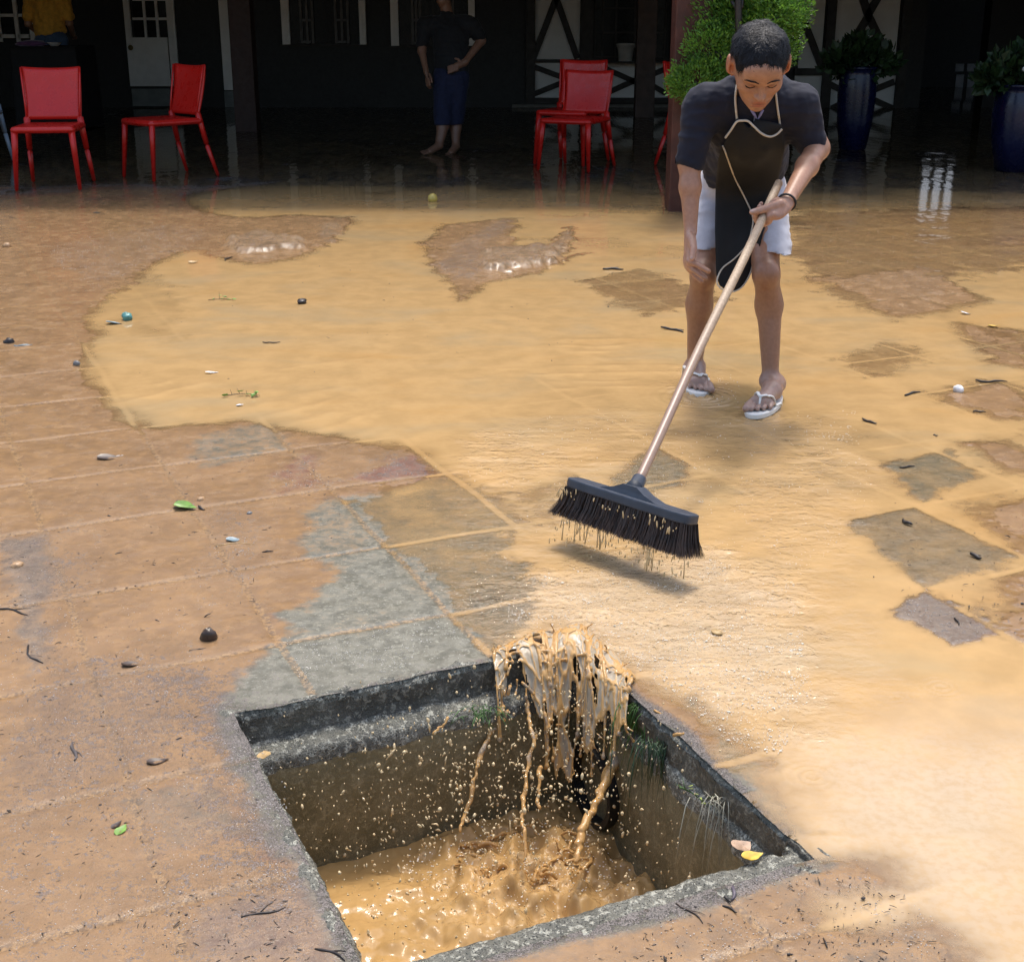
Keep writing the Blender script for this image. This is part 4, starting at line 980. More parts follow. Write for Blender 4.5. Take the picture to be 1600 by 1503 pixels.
def edge_depth(x, y):
    for dd_ in np.arange(3.6, 4.5, .004):
        if sv.sample(P(x, y, dd_)) < .006: return dd_ - .014
    return 4.0
bq = [(1133, 216), (1142, 204), (1151, 191), (1160, 189), (1169, 190), (1178, 198), (1190, 209), (1203, 214), (1214, 210), (1222, 202)]
AVp = []
for v_ in Vt[:K]: r_ = np.array(v_) - O; zz_ = r_ @ np.array([0, cp, -sp]); AVp.append((800 + FPX * r_[0] / zz_, 751.5 - FPX * (r_ @ np.array([0, sp, cp])) / zz_, zz_))
AVp = np.array(AVp)
def over_apron(x, y): m_ = np.hypot(AVp[:, 0] - x, AVp[:, 1] - y) < 9; return AVp[m_, 2].min() if m_.any() else 9.
piping(bq, .0034, dep=[min(edge_depth(x, y) + .006, over_apron(x, y)) - .003 for x, y in bq])
dn = adep(1152, 192)
def strap(path, name):
    q = catmull(path, 6); pts = []
    for x, y in q:
        d = 4.2
        for dd_ in np.arange(3.6, 4.4, .005):
            p = P(x, y, dd_)
            if sv.sample(p) < .004: d = dd_; break
        pts.append(P(x, y, d - .004))
    mb = MB(); mb.tube(pts, .0034, 6); return mb.build(name, M_pipe, apron, True)
strap([(1152, 130), (1149, 152), (1150, 172), (1152, 190)], 'neck_strap'); strap([(1211, 132), (1214, 162), (1218, 190), (1220, 208), (1221, 222), (1221, 228)], 'neck_strap')
def on_shirt(x, y, lift=.004):
    for dd_ in np.arange(3.6, 4.5, .004):
        if sv.sample(P(x, y, dd_)) < 0: return P(x, y, dd_ - lift)
    return P(x, y, 4.0)
mb = MB(); mb.tube([on_shirt(x, y) for x, y in ((1174, 172), (1179, 180), (1183, 188), (1188, 180), (1192, 172))], .0042, 6); mb.build('collar_trim', simple('lilac_trim', (.22, .22, .42), .8, bump=0), boy, True)
mb = MB(); mb.tube([on_shirt(x, y) for x, y in ((1179, 182), (1178, 192), (1178, 204))], .0018, 5); mb.build('placket_line', simple('pale_trim', (.35, .35, .42), .8, bump=0), boy, True)
mb = MB(); q = on_shirt(1190, 205, .004); mb.ball(q, .011, 12, 8, scale=(1, .35, 1)); mb.build('badge', simple('grey_badge', (.32, .33, .32), .6), boy, True)
# bracelet
dw = (wrL - elL) / np.linalg.norm(wrL - elL); bx = np.cross(dw, [0, 0, 1]); bx /= np.linalg.norm(bx); by = np.cross(dw, bx); c = wrL + dw * .006
mb = MB(); mb.tube([c + (bx * math.cos(a) + by * math.sin(a)) * .0265 for a in np.linspace(0, 2 * math.pi, 25)], .0034, 6, cap=False); mb.build('bracelet', M_black, boy, True)
# flip-flops
def flipflop(heel, toe, lab, z0=.0, seen=True):
    heel = np.array(heel); toe = np.array(toe); d = (toe - heel) / np.linalg.norm(toe - heel); n = np.array([-d[1], d[0]]); L = np.linalg.norm(toe - heel)
    t = thing('flip_flop', lab, 'sandal', ((heel + toe)[0] / 2, (heel + toe)[1] / 2, 0), 'flip flops on his feet')
    prof = []
    for k in range(40):
        a = 2 * math.pi * k / 40; s = math.cos(a); w = (.047 if s > 0 else .034) * (1 - .28 * (1 - abs(s)) * (1 if abs(s) < .5 else 0)); q = (heel + toe) / 2 + d * s * L / 2 + n * math.sin(a) * (.046 + .008 * s); prof.append(q)
    V = [(q[0], q[1], z0 + .001) for q in prof] + [(q[0], q[1], z0 + .017) for q in prof]; F = [tuple(range(39, -1, -1)), tuple(range(40, 80))] + [(k, (k + 1) % 40, 40 + (k + 1) % 40, 40 + k) for k in range(40)]
    mb = MB(); mb.add(V, F); mb.build('sole', M_white, t, bevel=.003)
    return t, d, n, L
tf, d, n, L = flipflop((.884, 4.292), (.752, 4.03), 'white flip flop on the forward foot, clear of the water')
def surf(p):                                    # drop a strap point on the skin
    p = np.array(p, float)
    for z in np.arange(.074, .0, -.002):
        if bv.sample((p[0], p[1], z)) < .003: return (p[0], p[1], z + .002)
    return (p[0], p[1], .02)
def straps(t, toe_knot, sides):
    for s in sides:
        q = catmull([np.array(toe_knot)] + [np.array(x) for x in s], 5); pts = [surf(x[:2]) for x in q]; pts[-1] = (s[-1][0], s[-1][1], .012); mb = MB()
        mb.tube(pts, [.0062] * len(pts), 8, flat=.55); mb.build('strap', M_white, t, True)
kx = np.array([.787, 4.088])
straps(tf, kx, [[kx - d * .02 + n * .018, kx - d * .055 + n * .034, kx - d * .10 + n * .042], [kx - d * .02 - n * .016, kx - d * .06 - n * .034, kx - d * .105 - n * .044]])
mb = MB(); kz = surf(kx); mb.tube([kz, (kx[0] + d[0] * .012, kx[1] + d[1] * .012, .018)], .004, 6); mb.build('toe_post', M_white, tf, True)
tf, d, n, L = flipflop((.634, 4.575), (.628, 4.305), 'white flip flop on the back foot, splashing under muddy water', -.008)
kx = np.array([.632, 4.372])
straps(tf, kx, [[kx - d * .02 + n * .018, kx - d * .055 + n * .034, kx - d * .10 + n * .042], [kx - d * .02 - n * .016, kx - d * .06 - n * .034, kx - d * .105 - n * .044]])

# ------------------------------------------------------------------ the broom
broom = thing('push_broom', 'wide push broom with dark bristles and long wooden handle, lifted off the wet paving', 'broom', (sB[0], sB[1], 0))
def mat_handle():
    t = NT('worn_wood_handle'); v = t.pos(); n = t.noise(t.scale(v, (40, 40, 6)), 4, 5, .6); n2 = t.noise(t.scale(v, (200, 200, 14)), 3, 4)
    hgt = t.n('SeparateXYZ'); t.l(v, hgt.inputs[0]); dirty = t.step(hgt.outputs[2], .52, .30)
    c = t.mix(t.step(n, .3, .7), (.36, .26, .17), (.50, .38, .26)); c = t.mix(t.step(n2, .5, .7, 0, .5), c, (.22, .15, .10)); c = t.mix(t.math('MULTIPLY', dirty, .75), c, (.25, .15, .115))
    return t.set(Base_Color=c, Roughness=t.math('SUBTRACT', .55, t.math('MULTIPLY', dirty, .25)), Normal=t.bump(n2, .2, .002))
pts = [sT + (sB - sT) * t + np.array([.004 * math.sin(t * 7), 0, .003 * math.sin(t * 5)]) * (t * (1 - t) * 4) for t in np.linspace(0, 1, 24)]
m = MB(); m.tube(pts, [HR * .96] + [HR * 1.02] * 2 + [HR * (1 - .06 * k / 20) for k in range(21)], 14); m.build('handle', mat_handle(), broom, True)
bl, br_ = G(893, 752, .150), G(1085, 813, .150); bc = (bl + br_) / 2; bx = (br_ - bl) / np.linalg.norm(br_ - bl); bz = np.array([0, 0, 1.]); by = np.cross(bz, bx); BL = np.linalg.norm(br_ - bl)
lean = R(14); bz2 = bz * math.cos(lean) + by * math.sin(lean); by2 = by * math.cos(lean) - bz * math.sin(lean)      # top leans back towards the handle
MBR = Matrix(((bx[0], by2[0], bz2[0], bc[0]), (bx[1], by2[1], bz2[1], bc[1]), (bx[2], by2[2], bz2[2], bc[2]), (0, 0, 0, 1)))
M_block = simple('slate_grey_plastic', (.035, .045, .065), .45, .2, 20, .1)
m = MB(); n = 36; V = []; F = []
for z in (-.011, .011):
    for k in range(n):
        a = 2 * math.pi * k / n; ca, sa = math.cos(a), math.sin(a); V.append(MBR @ Vector((math.copysign(abs(ca) ** .25, ca) * BL / 2, math.copysign(abs(sa) ** .45, sa) * .030, z)))
F = [tuple(range(n - 1, -1, -1)), tuple(range(n, 2 * n))] + [(k, (k + 1) % n, n + (k + 1) % n, n + k) for k in range(n)]
m.add(V, F); block = m.build('broom_head', M_block, broom, bevel=.004)
# socket: a low gusset and a sleeve round the handle
m = MB(); base = MBR @ Vector((0, .004, .010)); hdir = Vector(sT - sB).normalized(); sl = Vector(sB)
V = []
for z, hw, hy in ((.0105, .085, .020), (.022, .045, .018), (.034, .020, .017)):
    for i, j in ((-1, -1), (1, -1), (1, 1), (-1, 1)): V.append(MBR @ Vector((i * hw, j * hy + .004, z)))
F = [(0, 1, 5, 4), (1, 2, 6, 5), (2, 3, 7, 6), (3, 0, 4, 7), (4, 5, 9, 8), (5, 6, 10, 9), (6, 7, 11, 10), (7, 4, 8, 11), (8, 9, 10, 11)]; m.add(V, F)
mid = MBR @ Vector((0, .004, .026)); m.build('gusset', M_block, block)
m = MB(); m.tube([mid, sl + hdir * .012, sl + hdir * .045], [.021, .0185, .0165], 16); m.build('socket', M_block, block, True)
# bristles: a few thousand separate fibres, wet and clumped
M_brist = simple('brown_bristle', (.036, .020, .013), .45, .4, 40, 0); lv = []; lf = []
for k in range(11000):
    x = random.uniform(-.49, .49) * BL; y = random.uniform(-.026, .026); L = random.uniform(.067, .075); fx = x / BL * .016 + random.gauss(0, .003) + .002 * math.sin(x * 190) + (.02 * (abs(x) / BL * 2) ** 9) * (1 if x > 0 else -1); fy = y * .55 + random.gauss(0, .004) - .004
    a = MBR @ Vector((x, y, -.010)); b = MBR @ Vector((x + fx * .35, y + fy * .35, -.010 - L * .55)); c = MBR @ Vector((x + fx, y + fy, -.010 - L)); w = .0008; t = random.uniform(0, math.pi); sd_ = MBR.to_3x3() @ Vector((math.cos(t) * w, math.sin(t) * w * .6, 0)); i = len(lv)
    lv += [a - sd_, a + sd_, b - sd_ * .9, b + sd_ * .9, c - sd_ * .4, c + sd_ * .4]; lf += [(i, i + 1, i + 3, i + 2), (i + 2, i + 3, i + 5, i + 4)]
br = link('bristles', mesh('bristles', np.array([tuple(v) for v in lv]), np.array(lf), True), broom, M_brist); br['kind'] = 'stuff'
M_drop = simple('muddy_droplet', (.66, .50, .28), .12, .15, 300, 0)
# ------------------------------------------------------------------ splashes
lv = []; mb = MB()
def drop(c, r, st=1.5, tilt_=.2):
    Mx = Matrix.Rotation(random.gauss(0, tilt_), 3, 'Y') @ Matrix.Rotation(random.gauss(0, tilt_), 3, 'X'); mb.ball(c, r, 6, 5, .12, (1, 1, st), Mx)
for k in range(190):                                             # drips that cling to and fall from the bristles
    x = random.uniform(-.5, .5) * BL * 1.08; z = random.choice([random.uniform(-.034, -.012), random.uniform(-.15, -.085), random.uniform(-.15, -.08), random.uniform(-.13, -.08)]); p = MBR @ Vector((x, random.uniform(-.05, -.026) if z > -.05 else random.uniform(-.06, .03), z))
    if p.z > .004: drop(p, random.uniform(.0009, .0022), random.choice([1.2, 2.5, 4.5]), .15)
for k in range(20):
    x = random.uniform(-.48, .52) * BL; p = MBR @ Vector((x, random.uniform(-.03, .02), -.088)); q = Vector((p.x + random.gauss(0, .004), p.y + random.gauss(0, .006), max(.004, p.z - random.uniform(.015, .055)))); mb.tube([p, (p + q) / 2, q], [.0008, .0013, .0018], 5)
o = mb.build('dripping_water', M_drop, None, True); tag(o, 'muddy drips falling from the lifted broom bristles', 'water drops', kind='stuff')

# water falling into the pit: streaks of a torn sheet that run together
def mat_splash():
    t = NT('pouring_muddy_water'); p = t.pos(); rd = t.att('ridge'); n = t.noise(t.scale(p, (1.6, 1.6, .35)), 60, 4, .6); n2 = t.noise(t.scale(p, (1, 1, .4)), 170, 4)
    film = t.mix(t.step(n, .35, .65), (.27, .185, .105), (.40, .33, .25)); c = t.mix(t.step(t.math('ADD', rd, t.math('MULTIPLY', t.math('SUBTRACT', n, .5), .9)), .25, .6), film, (.50, .29, .105))
    c = t.mix(t.step(n2, .60, .75, 0, .6), c, (.62, .56, .46)); c = t.mix(t.step(n2, .40, .28, 0, .6), c, (.20, .11, .04))
    t.set(Base_Color=c, Roughness=.06, Normal=t.bump(n2, .25, .003), IOR=1.45); t.b.inputs['Subsurface Weight'].default_value = .15; t.b.inputs['Subsurface Radius'].default_value = (1, .6, .3); t.b.inputs['Subsurface Scale'].default_value = .005; return t.m
M_splash = mat_splash()
cw = Vol((-.16, 2.0, -.345), (.30, 2.52, .07), .0021)
top = [(764, 1016), (798, 1002), (835, 992), (868, 981), (900, 976), (930, 992), (958, 1018), (992, 1062)]
bot = [(770, 1150), (792, 1085), (806, 1078), (828, 1190), (858, 1204), (885, 1186), (912, 1160), (945, 1172), (968, 1150), (990, 1105)]
tx = np.linspace(0, 1, len(top)); bxs = np.linspace(0, 1, len(bot))
_ct = {}
def _col(t):
    k = round(t * 300)
    if k not in _ct:
        t = k / 300; x0 = np.interp(t, tx, [q[0] for q in top]); y0 = np.interp(t, tx, [q[1] for q in top]); A = G(x0, y0, .010); L = 1.06 * max(.27, (np.interp(t, bxs, [q[1] for q in bot]) - y0) / 212.)
        d = np.array([-.02 + (.5 - t) * .30, -1.]); d /= np.linalg.norm(d); e = 0.
        while e < .12 and not ((A[:2] + d * e) @ VA < H_V1 - .010 and (A[:2] + d * e) @ UA < H_U1 - .010): e += .003
        _ct[k] = (A, d, e, L)
    return _ct[k]
def curt(t, s):
    s = max(0., s); A, d, e, L = _col(min(1., max(0., t))); run = e + .125 * L ** .8; h = run * s ** .9; z = .010 + .004 * math.sin(t * 25 + s * 5)
    if h > e: z -= (.215 * L) * ((h - e) / (run - e)) ** 1.65
    else: z += .010 * math.sin(math.pi * min(1, h / max(e, 1e-4)))
    q = A[:2] + d * h; return np.array([q[0] + .006 * math.sin(t * 22 + 2 * s), q[1] - .008 * math.sin(t * 17 + s * 3), z])
RIDGE = []; ns_ = 27
for i in range(ns_):
    t = i / (ns_ - 1); L = 1 - .16 * random.random(); ph = random.uniform(0, 6); pts = []; rd = []
    for k in range(12):
        s = k / 11 * L; tt2 = t + .018 * math.sin(ph + s * 5) + .0025 * random.gauss(0, 1); q = curt(min(1, max(0, tt2)), s); q = q + np.array([0, -.006 * math.sin(s * 9 + ph), .0])
        pts.append(q); rd.append(max(.0011, (.0034 if i % 3 == 0 else .0019) * (.85 + .35 * math.sin(ph + s * 6)) + random.uniform(-.0004, .0004)))
    if i % 4 == 2 or .09 < t < .18: cut = random.randint(5, 8); pts = pts[:cut]; rd = rd[:cut]
    cw.chain(pts, rd, .006)
    RIDGE += [pts[k] * (1 - f) + pts[k + 1] * f for k in range(len(pts) - 1) for f in (0, .33, .66)]
    cw.ell(pts[-1], (.0030, .0030, .0045), k=.006)
for i in range(34):                                             # cross webs and torn rims
    t = random.random(); s = random.uniform(.02, .95); a = curt(t, s); b = curt(min(1, t + random.uniform(.015, .05)), min(1, s + random.uniform(-.06, .06))); a[1] -= .004; b[1] -= .004
    cw.chain([a, (a + b) / 2 + np.array([0, -.003, .003]), b], [.0034, .0026, .0034], .005); RIDGE += [a, (a + b) / 2, b]
for i in range(28):                                             # loose fingers and loops of water tearing off the sheet
    t = random.random(); s = random.choice([random.uniform(0, .12), random.uniform(.1, .9), random.uniform(.6, 1.)]); a = curt(t, s); a[1] -= random.uniform(.004, .014); up_ = s < .12
    e = np.array([random.gauss(0, .010) + (t - .5) * .03, -random.uniform(.002, .018), random.uniform(.006, .026) if up_ else random.uniform(-.045, .004)]); m1 = a + e * .5 + rng.normal(0, .004, 3); b = a + e + rng.normal(0, .003, 3); r0 = random.uniform(.0011, .0024)
    cw.chain([a, m1, b], [r0 * 1.2, r0 * .7, r0 * random.uniform(.5, 1.5)], .005); RIDGE += [a, m1, b]
def rope(path, rad, d0, d1, k=.006, wob=.004, n=5):
    q = catmull(path, n); m = len(q); RIDGE.extend(P(x, y, d0 + (d1 - d0) * i / (m - 1)) for i, (x, y) in enumerate(q)); cw.chain([P(x, y, d0 + (d1 - d0) * i / (m - 1)) + rng.normal(0, wob * .4, 3) for i, (x, y) in enumerate(q)], [max(.0012, np.interp(i / (m - 1), np.linspace(0, 1, len(rad)), rad) * random.uniform(.85, 1.12)) for i in range(m)], k)
rope([(772, 1030), (778, 1075), (784, 1110), (776, 1130), (764, 1150), (752, 1180), (744, 1205), (738, 1235), (726, 1270), (718, 1296)], [.006, .006, .009, .006, .004, .006, .003, .005, .004, .003], 2.68, 2.50)
rope([(822, 1095), (828, 1130), (834, 1165)], [.004, .004, .004], 2.62, 2.56)
rope([(836, 1150), (828, 1180), (822, 1210), (818, 1245), (816, 1275), (820, 1300), (822, 1345)], [.003, .005, .004, .005, .003, .004, .003], 2.60, 2.45)
rope([(842, 1200), (843, 1225), (842, 1260)], [.006, .003, .004], 2.57, 2.52)
rope([(982, 1075), (978, 1110), (972, 1150), (962, 1185), (950, 1215), (938, 1240), (925, 1265), (912, 1290), (905, 1320), (900, 1345)], [.005, .003, .004, .008, .010, .008, .006, .009, .007, .004], 2.64, 2.40)
rope([(965, 1150), (955, 1185), (944, 1205), (935, 1240)], [.003, .004, .003], 2.60, 2.52)
rope([(1000, 1075), (1015, 1062), (1034, 1050), (1055, 1046)], [.007, .005, .003], 2.60, 2.63)
for pth in ([(640, 1068), (634, 1085), (636, 1098)], [(608, 1072), (607, 1092), (604, 1106)], [(662, 1074), (654, 1090), (650, 1098)], [(700, 1122), (688, 1138), (676, 1146)], [(1022, 1110), (1042, 1122), (1060, 1132)], [(1052, 1150), (1072, 1146), (1090, 1160)], [(1075, 1168), (1092, 1160), (1106, 1170)]):
    g = G(*pth[0], .0); d = (g - O) @ np.array([0, cp, -sp]); rope(pth, [.003, .0022, .0016], d - .012, d - .03)
for i in range(46):                                             # the boil where it lands
    a = random.uniform(0, 6.28); r = random.uniform(.3, 1) ** .7; cx_, cy_ = 820 + 120 * r * math.cos(a), 1335 + 48 * r * math.sin(a); g = G(cx_, cy_, -.318); L = random.uniform(.008, .03); a2 = random.uniform(0, 6.28)
    pts = [g + np.array([math.cos(a2) * L * (k - 1.5) * .6, math.sin(a2) * L * (k - 1.5) * .4, .004 + random.uniform(0, .012) * (1 if k in (1, 2) else .2)]) for k in range(4)]; cw.chain(pts, [random.uniform(.0015, .0045) for _ in range(4)], .005)
cw.warp(.0008, lambda p: fbm(p * np.array([90, 90, 40]), 33, 3))
V, F = cw.skin(); rp = np.array(RIDGE); rdg = np.concatenate([np.exp(-(np.sqrt(((V[i:i + 4000, None] - rp[None]) ** 2).sum(-1).min(1)) / .0062) ** 2) for i in range(0, len(V), 4000)])
rdg = np.maximum(rdg, sstep(-.13, -.17, V[:, 2]))
spl = link('water_splash', mesh('water_splash', V, F, True, attrs={'ridge': rdg}), None, M_splash)
nt, nn = 150, 110; TT, SS = np.meshgrid(np.linspace(0, 1, nt), np.linspace(0, 1.04, nn)); q3 = np.stack([TT * 11, SS * 2.2, 0 * TT], -1); cor = fbm(q3, 7, 4); wob_ = fbm(np.stack([TT * 5, SS * 3, 0 * TT + 3], -1), 9, 2)
Sv = np.array([[curt(min(1, max(0, TT[j, i] + .012 * wob_[j, i])), SS[j, i]) for i in range(nt)] for j in range(nn)])
fwd = np.array([0, cp, -sp]); dep0 = (Sv - O) @ fwd; ds = dep0.copy()
for _ in range(40):                             # relax the folds where it clears the lip, never moving back into the concrete
    a_ = ds.copy(); a_[1:-1, 1:-1] = (ds[:-2, 1:-1] + ds[2:, 1:-1] + ds[1:-1, :-2] + ds[1:-1, 2:]) / 4; ds = np.minimum(a_, dep0 + .001)
Sv = O + (Sv - O) * (ds / dep0)[..., None]
cell = np.stack([TT.ravel() * 15 + .5 * wob_.ravel(), SS.ravel() * 5.5 + .6 * cor.ravel()], 1); cc = np.floor(cell); F1 = np.full(len(cell), 9.); F2 = F1.copy(); CID = np.zeros(len(cell))
for dx in (-1, 0, 1):
    for dy in (-1, 0, 1):
        q_ = cc + [dx, dy]; qi = q_.astype(np.int64); hx = (_hash(qi[:, 0], qi[:, 1], qi[:, 0] * 0, 5) + 1) / 2; hy = (_hash(qi[:, 0], qi[:, 1], qi[:, 0] * 0, 6) + 1) / 2
        dd_ = np.hypot(cell[:, 0] - q_[:, 0] - hx, cell[:, 1] - q_[:, 1] - hy); new = dd_ < F1; F2 = np.where(new, F1, np.minimum(F2, dd_)); CID = np.where(new, _hash(qi[:, 0], qi[:, 1], qi[:, 0] * 0, 7), CID); F1 = np.minimum(F1, dd_)
web = np.exp(-((F2 - F1) / .16) ** 2); cellhole = (CID > .84) & (F2 - F1 > .30) & (SS.ravel() > .08)
Sv = Sv.reshape(-1, 3) + (np.array([.0, -1., .25]) * (.0055 * cor).reshape(-1)[:, None]) + np.array([0, -1, .3]) * (.0055 * web)[:, None]
hole = fbm(np.stack([TT * 13, SS * 5, 0 * TT + 8], -1), 15, 3); fr = .86 + .16 * fbm(np.stack([TT * 16, 0 * TT, 0 * TT], -1), 19, 2)
kill = cellhole.reshape(SS.shape) | ((hole > .75) & (SS > .35)) | (SS > fr) | ((TT > .09) & (TT < .18) & (SS > .30 + 3 * np.abs(TT - .135)))
ii = np.arange(nt * nn).reshape(nn, nt); Fq = np.stack([ii[:-1, :-1], ii[1:, :-1], ii[1:, 1:], ii[:-1, 1:]], -1).reshape(-1, 4); kf = kill.reshape(-1)[Fq].any(1); Fq = Fq[~kf]
rim_ = np.clip(web.reshape(SS.shape) * .9 + sstep(.45, .7, hole) + sstep(.06, .0, fr - SS) + .4 * sstep(.15, .5, cor), 0, 1).reshape(-1); us_, iv_ = np.unique(Fq, return_inverse=True)
def mat_film():
    t = NT('thin_muddy_sheet'); p = t.pos(); th = t.att('thick'); n = t.noise(t.scale(p, (1.6, 1.6, .4)), 80, 4, .6); c = t.mix(t.step(t.math('ADD', th, t.math('SUBTRACT', n, .5)), .2, .75), (.44, .37, .27), (.52, .31, .12))
    t.set(Base_Color=c, Roughness=.05, Normal=t.bump(n, .35, .004), IOR=1.4); tr = t.n('BsdfTransparent'); tr.inputs[0].default_value = (.93, .84, .68, 1); mx = t.n('MixShader'); t.l(t.step(t.math('ADD', th, t.math('MULTIPLY', t.math('SUBTRACT', n, .45), 1.2)), -.25, .5, .74, 1.), mx.inputs[0]); t.l(tr.outputs[0], mx.inputs[1]); t.l(t.b.outputs[0], mx.inputs[2]); t.l(mx.outputs[0], t.out.inputs['Surface']); return t.m
link('film', mesh('film', Sv[us_], iv_.reshape(-1, 4), True, attrs={'thick': rim_[us_]}), spl, mat_film())
tag(spl, 'torn curtain of muddy water pouring over the edge into the drain pit', 'splash')
# droplets in the air of the pit: nobody could count them
mb = MB(); n = 0
while n < 1700:
    u = random.uniform(H_U0 + .04, H_U1); v = random.uniform(H_V0 + .25, H_V1 - .06)
    if random.random() < .55: u = random.gauss(.88, .14); v = random.gauss(1.93, .12)
    if not (H_U0 + .04 < u < H_U1 - .02 and H_V0 + .12 < v < H_V1 - .06): continue
    z = random.uniform(-.31, .0) if random.random() < .9 else random.uniform(-.06, .06); q = uv2(u, v); big = random.random()
    r = random.uniform(.0007, .0016) if big < .8 else random.uniform(.0016, .0028) if big < .965 else random.uniform(.0024, .004)
    drop((q[0], q[1], z), r, random.choice([1.1, 1.6, 2.4]) if big < .9 else random.uniform(.9, 1.5), .35); n += 1
for k in range(46):                                             # torn shreds
    u = random.gauss(.86, .13); v = random.gauss(1.95, .10)
    if not (H_U0 + .05 < u < H_U1 - .03 and H_V0 + .12 < v < H_V1 - .07): continue
    q = uv2(u, v); p = Vector((q[0], q[1], random.uniform(-.28, -.02))); e = Vector((random.gauss(0, .008), random.gauss(0, .004), random.gauss(-.006, .008))); mb.tube([p, p + e * .5 + Vector((random.gauss(0, .002), 0, .002)), p + e], [.0009, random.uniform(.0015, .0028), .001], 6)
for k in range(120):                                            # spray over the sheet beside the pit
    x, y = random.uniform(760, 1180), random.uniform(960, 1180); g = G(x, y, random.uniform(.004, .05)); drop(g, random.uniform(.0007, .0017), 1.2, .5)
o = mb.build('water_droplets', M_drop, None, True); tag(o, 'muddy droplets thrown up in the air of the drain pit', 'water drops', kind='stuff')

# ------------------------------------------------------------------ little plants and litter
def leafcol(name, col, rough=.45): return simple(name, col, rough, .3, 60, .2, 300, .001)
M_grass = leafcol('wet_grass', (.045, .11, .018)); M_green = leafcol('green_leaf', (.16, .30, .05)); M_brownleaf = leafcol('brown_leaf', (.055, .035, .025), .35); M_tan = leafcol('tan_leaf', (.42, .28, .12)); M_twig = leafcol('dark_twig', (.022, .016, .014), .4)
M_ylw = leafcol('yellow_leaf', (.55, .36, .04)); M_blue = leafcol('bluish_litter', (.20, .27, .30), .3); M_peb = leafcol('tan_pebble', (.40, .25, .13)); M_gpeb = leafcol('grey_pebble', (.16, .16, .16)); M_paper = leafcol('white_scrap', (.78, .78, .78), .6); M_pink = leafcol('pinkish_shard', (.40, .27, .18), .3)
def tuft(px_, z, n, L, lab, droop=.6, width=.0011, mat=None, spread=.02, face=(0, -.5, 0)):
    g = G(*px_, z); mb = MB()
    for k in range(n):
        b = Vector(g) + Vector((random.gauss(0, spread), random.gauss(0, spread * .6), random.uniform(-.004, .004))); d = Vector((random.gauss(face[0], .6), random.gauss(face[1], .5), random.uniform(.3, 1))).normalized(); l = L * random.uniform(.5, 1.2)
        pts = [b + d * l * s + Vector((0, 0, -droop * l * s * s * 1.3)) for s in (0, .33, .66, 1)]; mb.tube(pts, [width, width * 1.1, width * .8, width * .2], 4, flat=.5)
    o = mb.build('grass_tuft', mat or M_grass, None, True); return tag(o, lab, 'grass tuft', kind=None)
tuft((752, 1112), -.05, 46, .045, 'small green grass tuft on the pit ledge left of the pouring water')
tuft((1004, 1100), -.01, 60, .06, 'green grass tuft hanging over the pit edge right of the pouring water', 1.5, spread=.014, face=(-.3, -.8, 0))
tuft((1026, 1160), -.03, 44, .05, 'dark thin weeds hanging down the right wall of the pit', 1.9, mat=leafcol('dark_weed', (.02, .045, .015)), spread=.02, face=(-.4, -.6, 0))
tuft((1130, 1245), -.03, 30, .06, 'pale roots hanging by the right corner of the pit', 2.4, .0009, leafcol('pale_root', (.35, .33, .25)), .018, (-.4, -.6, 0))
def sprig(px_, z, L, lab, mat, leafmat, n=7, name='sprig', flat=True):
    g = Vector(G(*px_, z)); t = thing(name, lab, 'plant sprig', g); mb = MB(); a = random.uniform(0, 6.28); st = [g + Vector((L * (s - .5), L * .25 * math.sin(s * 3), .003 + (0 if flat else -.04 * s))) for s in np.linspace(0, 1, 6)]
    mb.tube(st, [.0014, .0012, .0011, .001, .0008, .0005], 5)
    for k in range(4):
        b = st[1 + k % 4]; mb.tube([b, b + Vector((random.gauss(.01, .015), random.gauss(0, .02), random.uniform(.002, .03)))], [.0009, .0004], 4)
    mb.build('stem', mat, t, True); mb = MB()
    for k in range(n):
        b = st[random.randint(1, 5)] + Vector((random.gauss(0, L * .12), random.gauss(0, L * .12), random.uniform(.0, .014))); M = Matrix.Rotation(random.uniform(0, 6), 3, 'Z') @ Matrix.Rotation(random.gauss(0, .5), 3, 'X'); mb.ball(b, random.uniform(.3, .5) * L * .25, 6, 4, .1, (1, .45, .12), M)
    lf_ = mb.build('leaves', leafmat, t, True); lf_['kind'] = 'stuff'; return t
sprig((345, 470), 0, .11, 'green sprig floating in the muddy puddle nearer the mounds', M_twig, M_green)
sprig((378, 620), 0, .12, 'green weed sprig standing out of the puddle near its front edge', M_twig, M_green)
sprig((1085, 1232), -.03, .05, 'small sprig with yellow green buds at the right pit edge', M_grass, leafcol('bud_green', (.30, .36, .08)), 6, flat=False)
def leaf(px_, Lpx, ang, mat, lab, cat='leaf', z=.001, curl=.25, wr=.32, name='leaf', fold=.25, group=None):
    g = Vector(G(*px_, z)); d = (np.array(g) - O) @ np.array([0, cp, -sp]); L = Lpx * d / FPX * .85; n = 9; V = []; F = []
    for i in range(n):
        s = i / (n - 1); w = L * wr * math.sin(math.pi * (.06 + .94 * s) ** .8) * (1 - .2 * s)
        for j, e in enumerate((-1, -.5, 0, .5, 1)): V.append((L * (s - .5), e * w, .0015 + curl * L * ((s - .5) ** 2) * .6 + fold * w * abs(e) + random.uniform(0, .0012)))
    for i in range(n - 1):
        for j in range(4): a = i * 5 + j; F.append((a, a + 1, a + 6, a + 5))
    K = len(V); V += [(x, y, zz - .0008) for x, y, zz in V]; F += [tuple(K + i for i in f[::-1]) for f in list(F)]
    me = bpy.data.meshes.new(name); me.from_pydata(V, [], F); me.polygons.foreach_set('use_smooth', np.full(len(F), True)); o = link(name, me, None, mat); o.location = g; o.rotation_euler = (random.uniform(-.15, .15), random.uniform(-.15, .15), R(ang)); return tag(o, lab, cat, group)
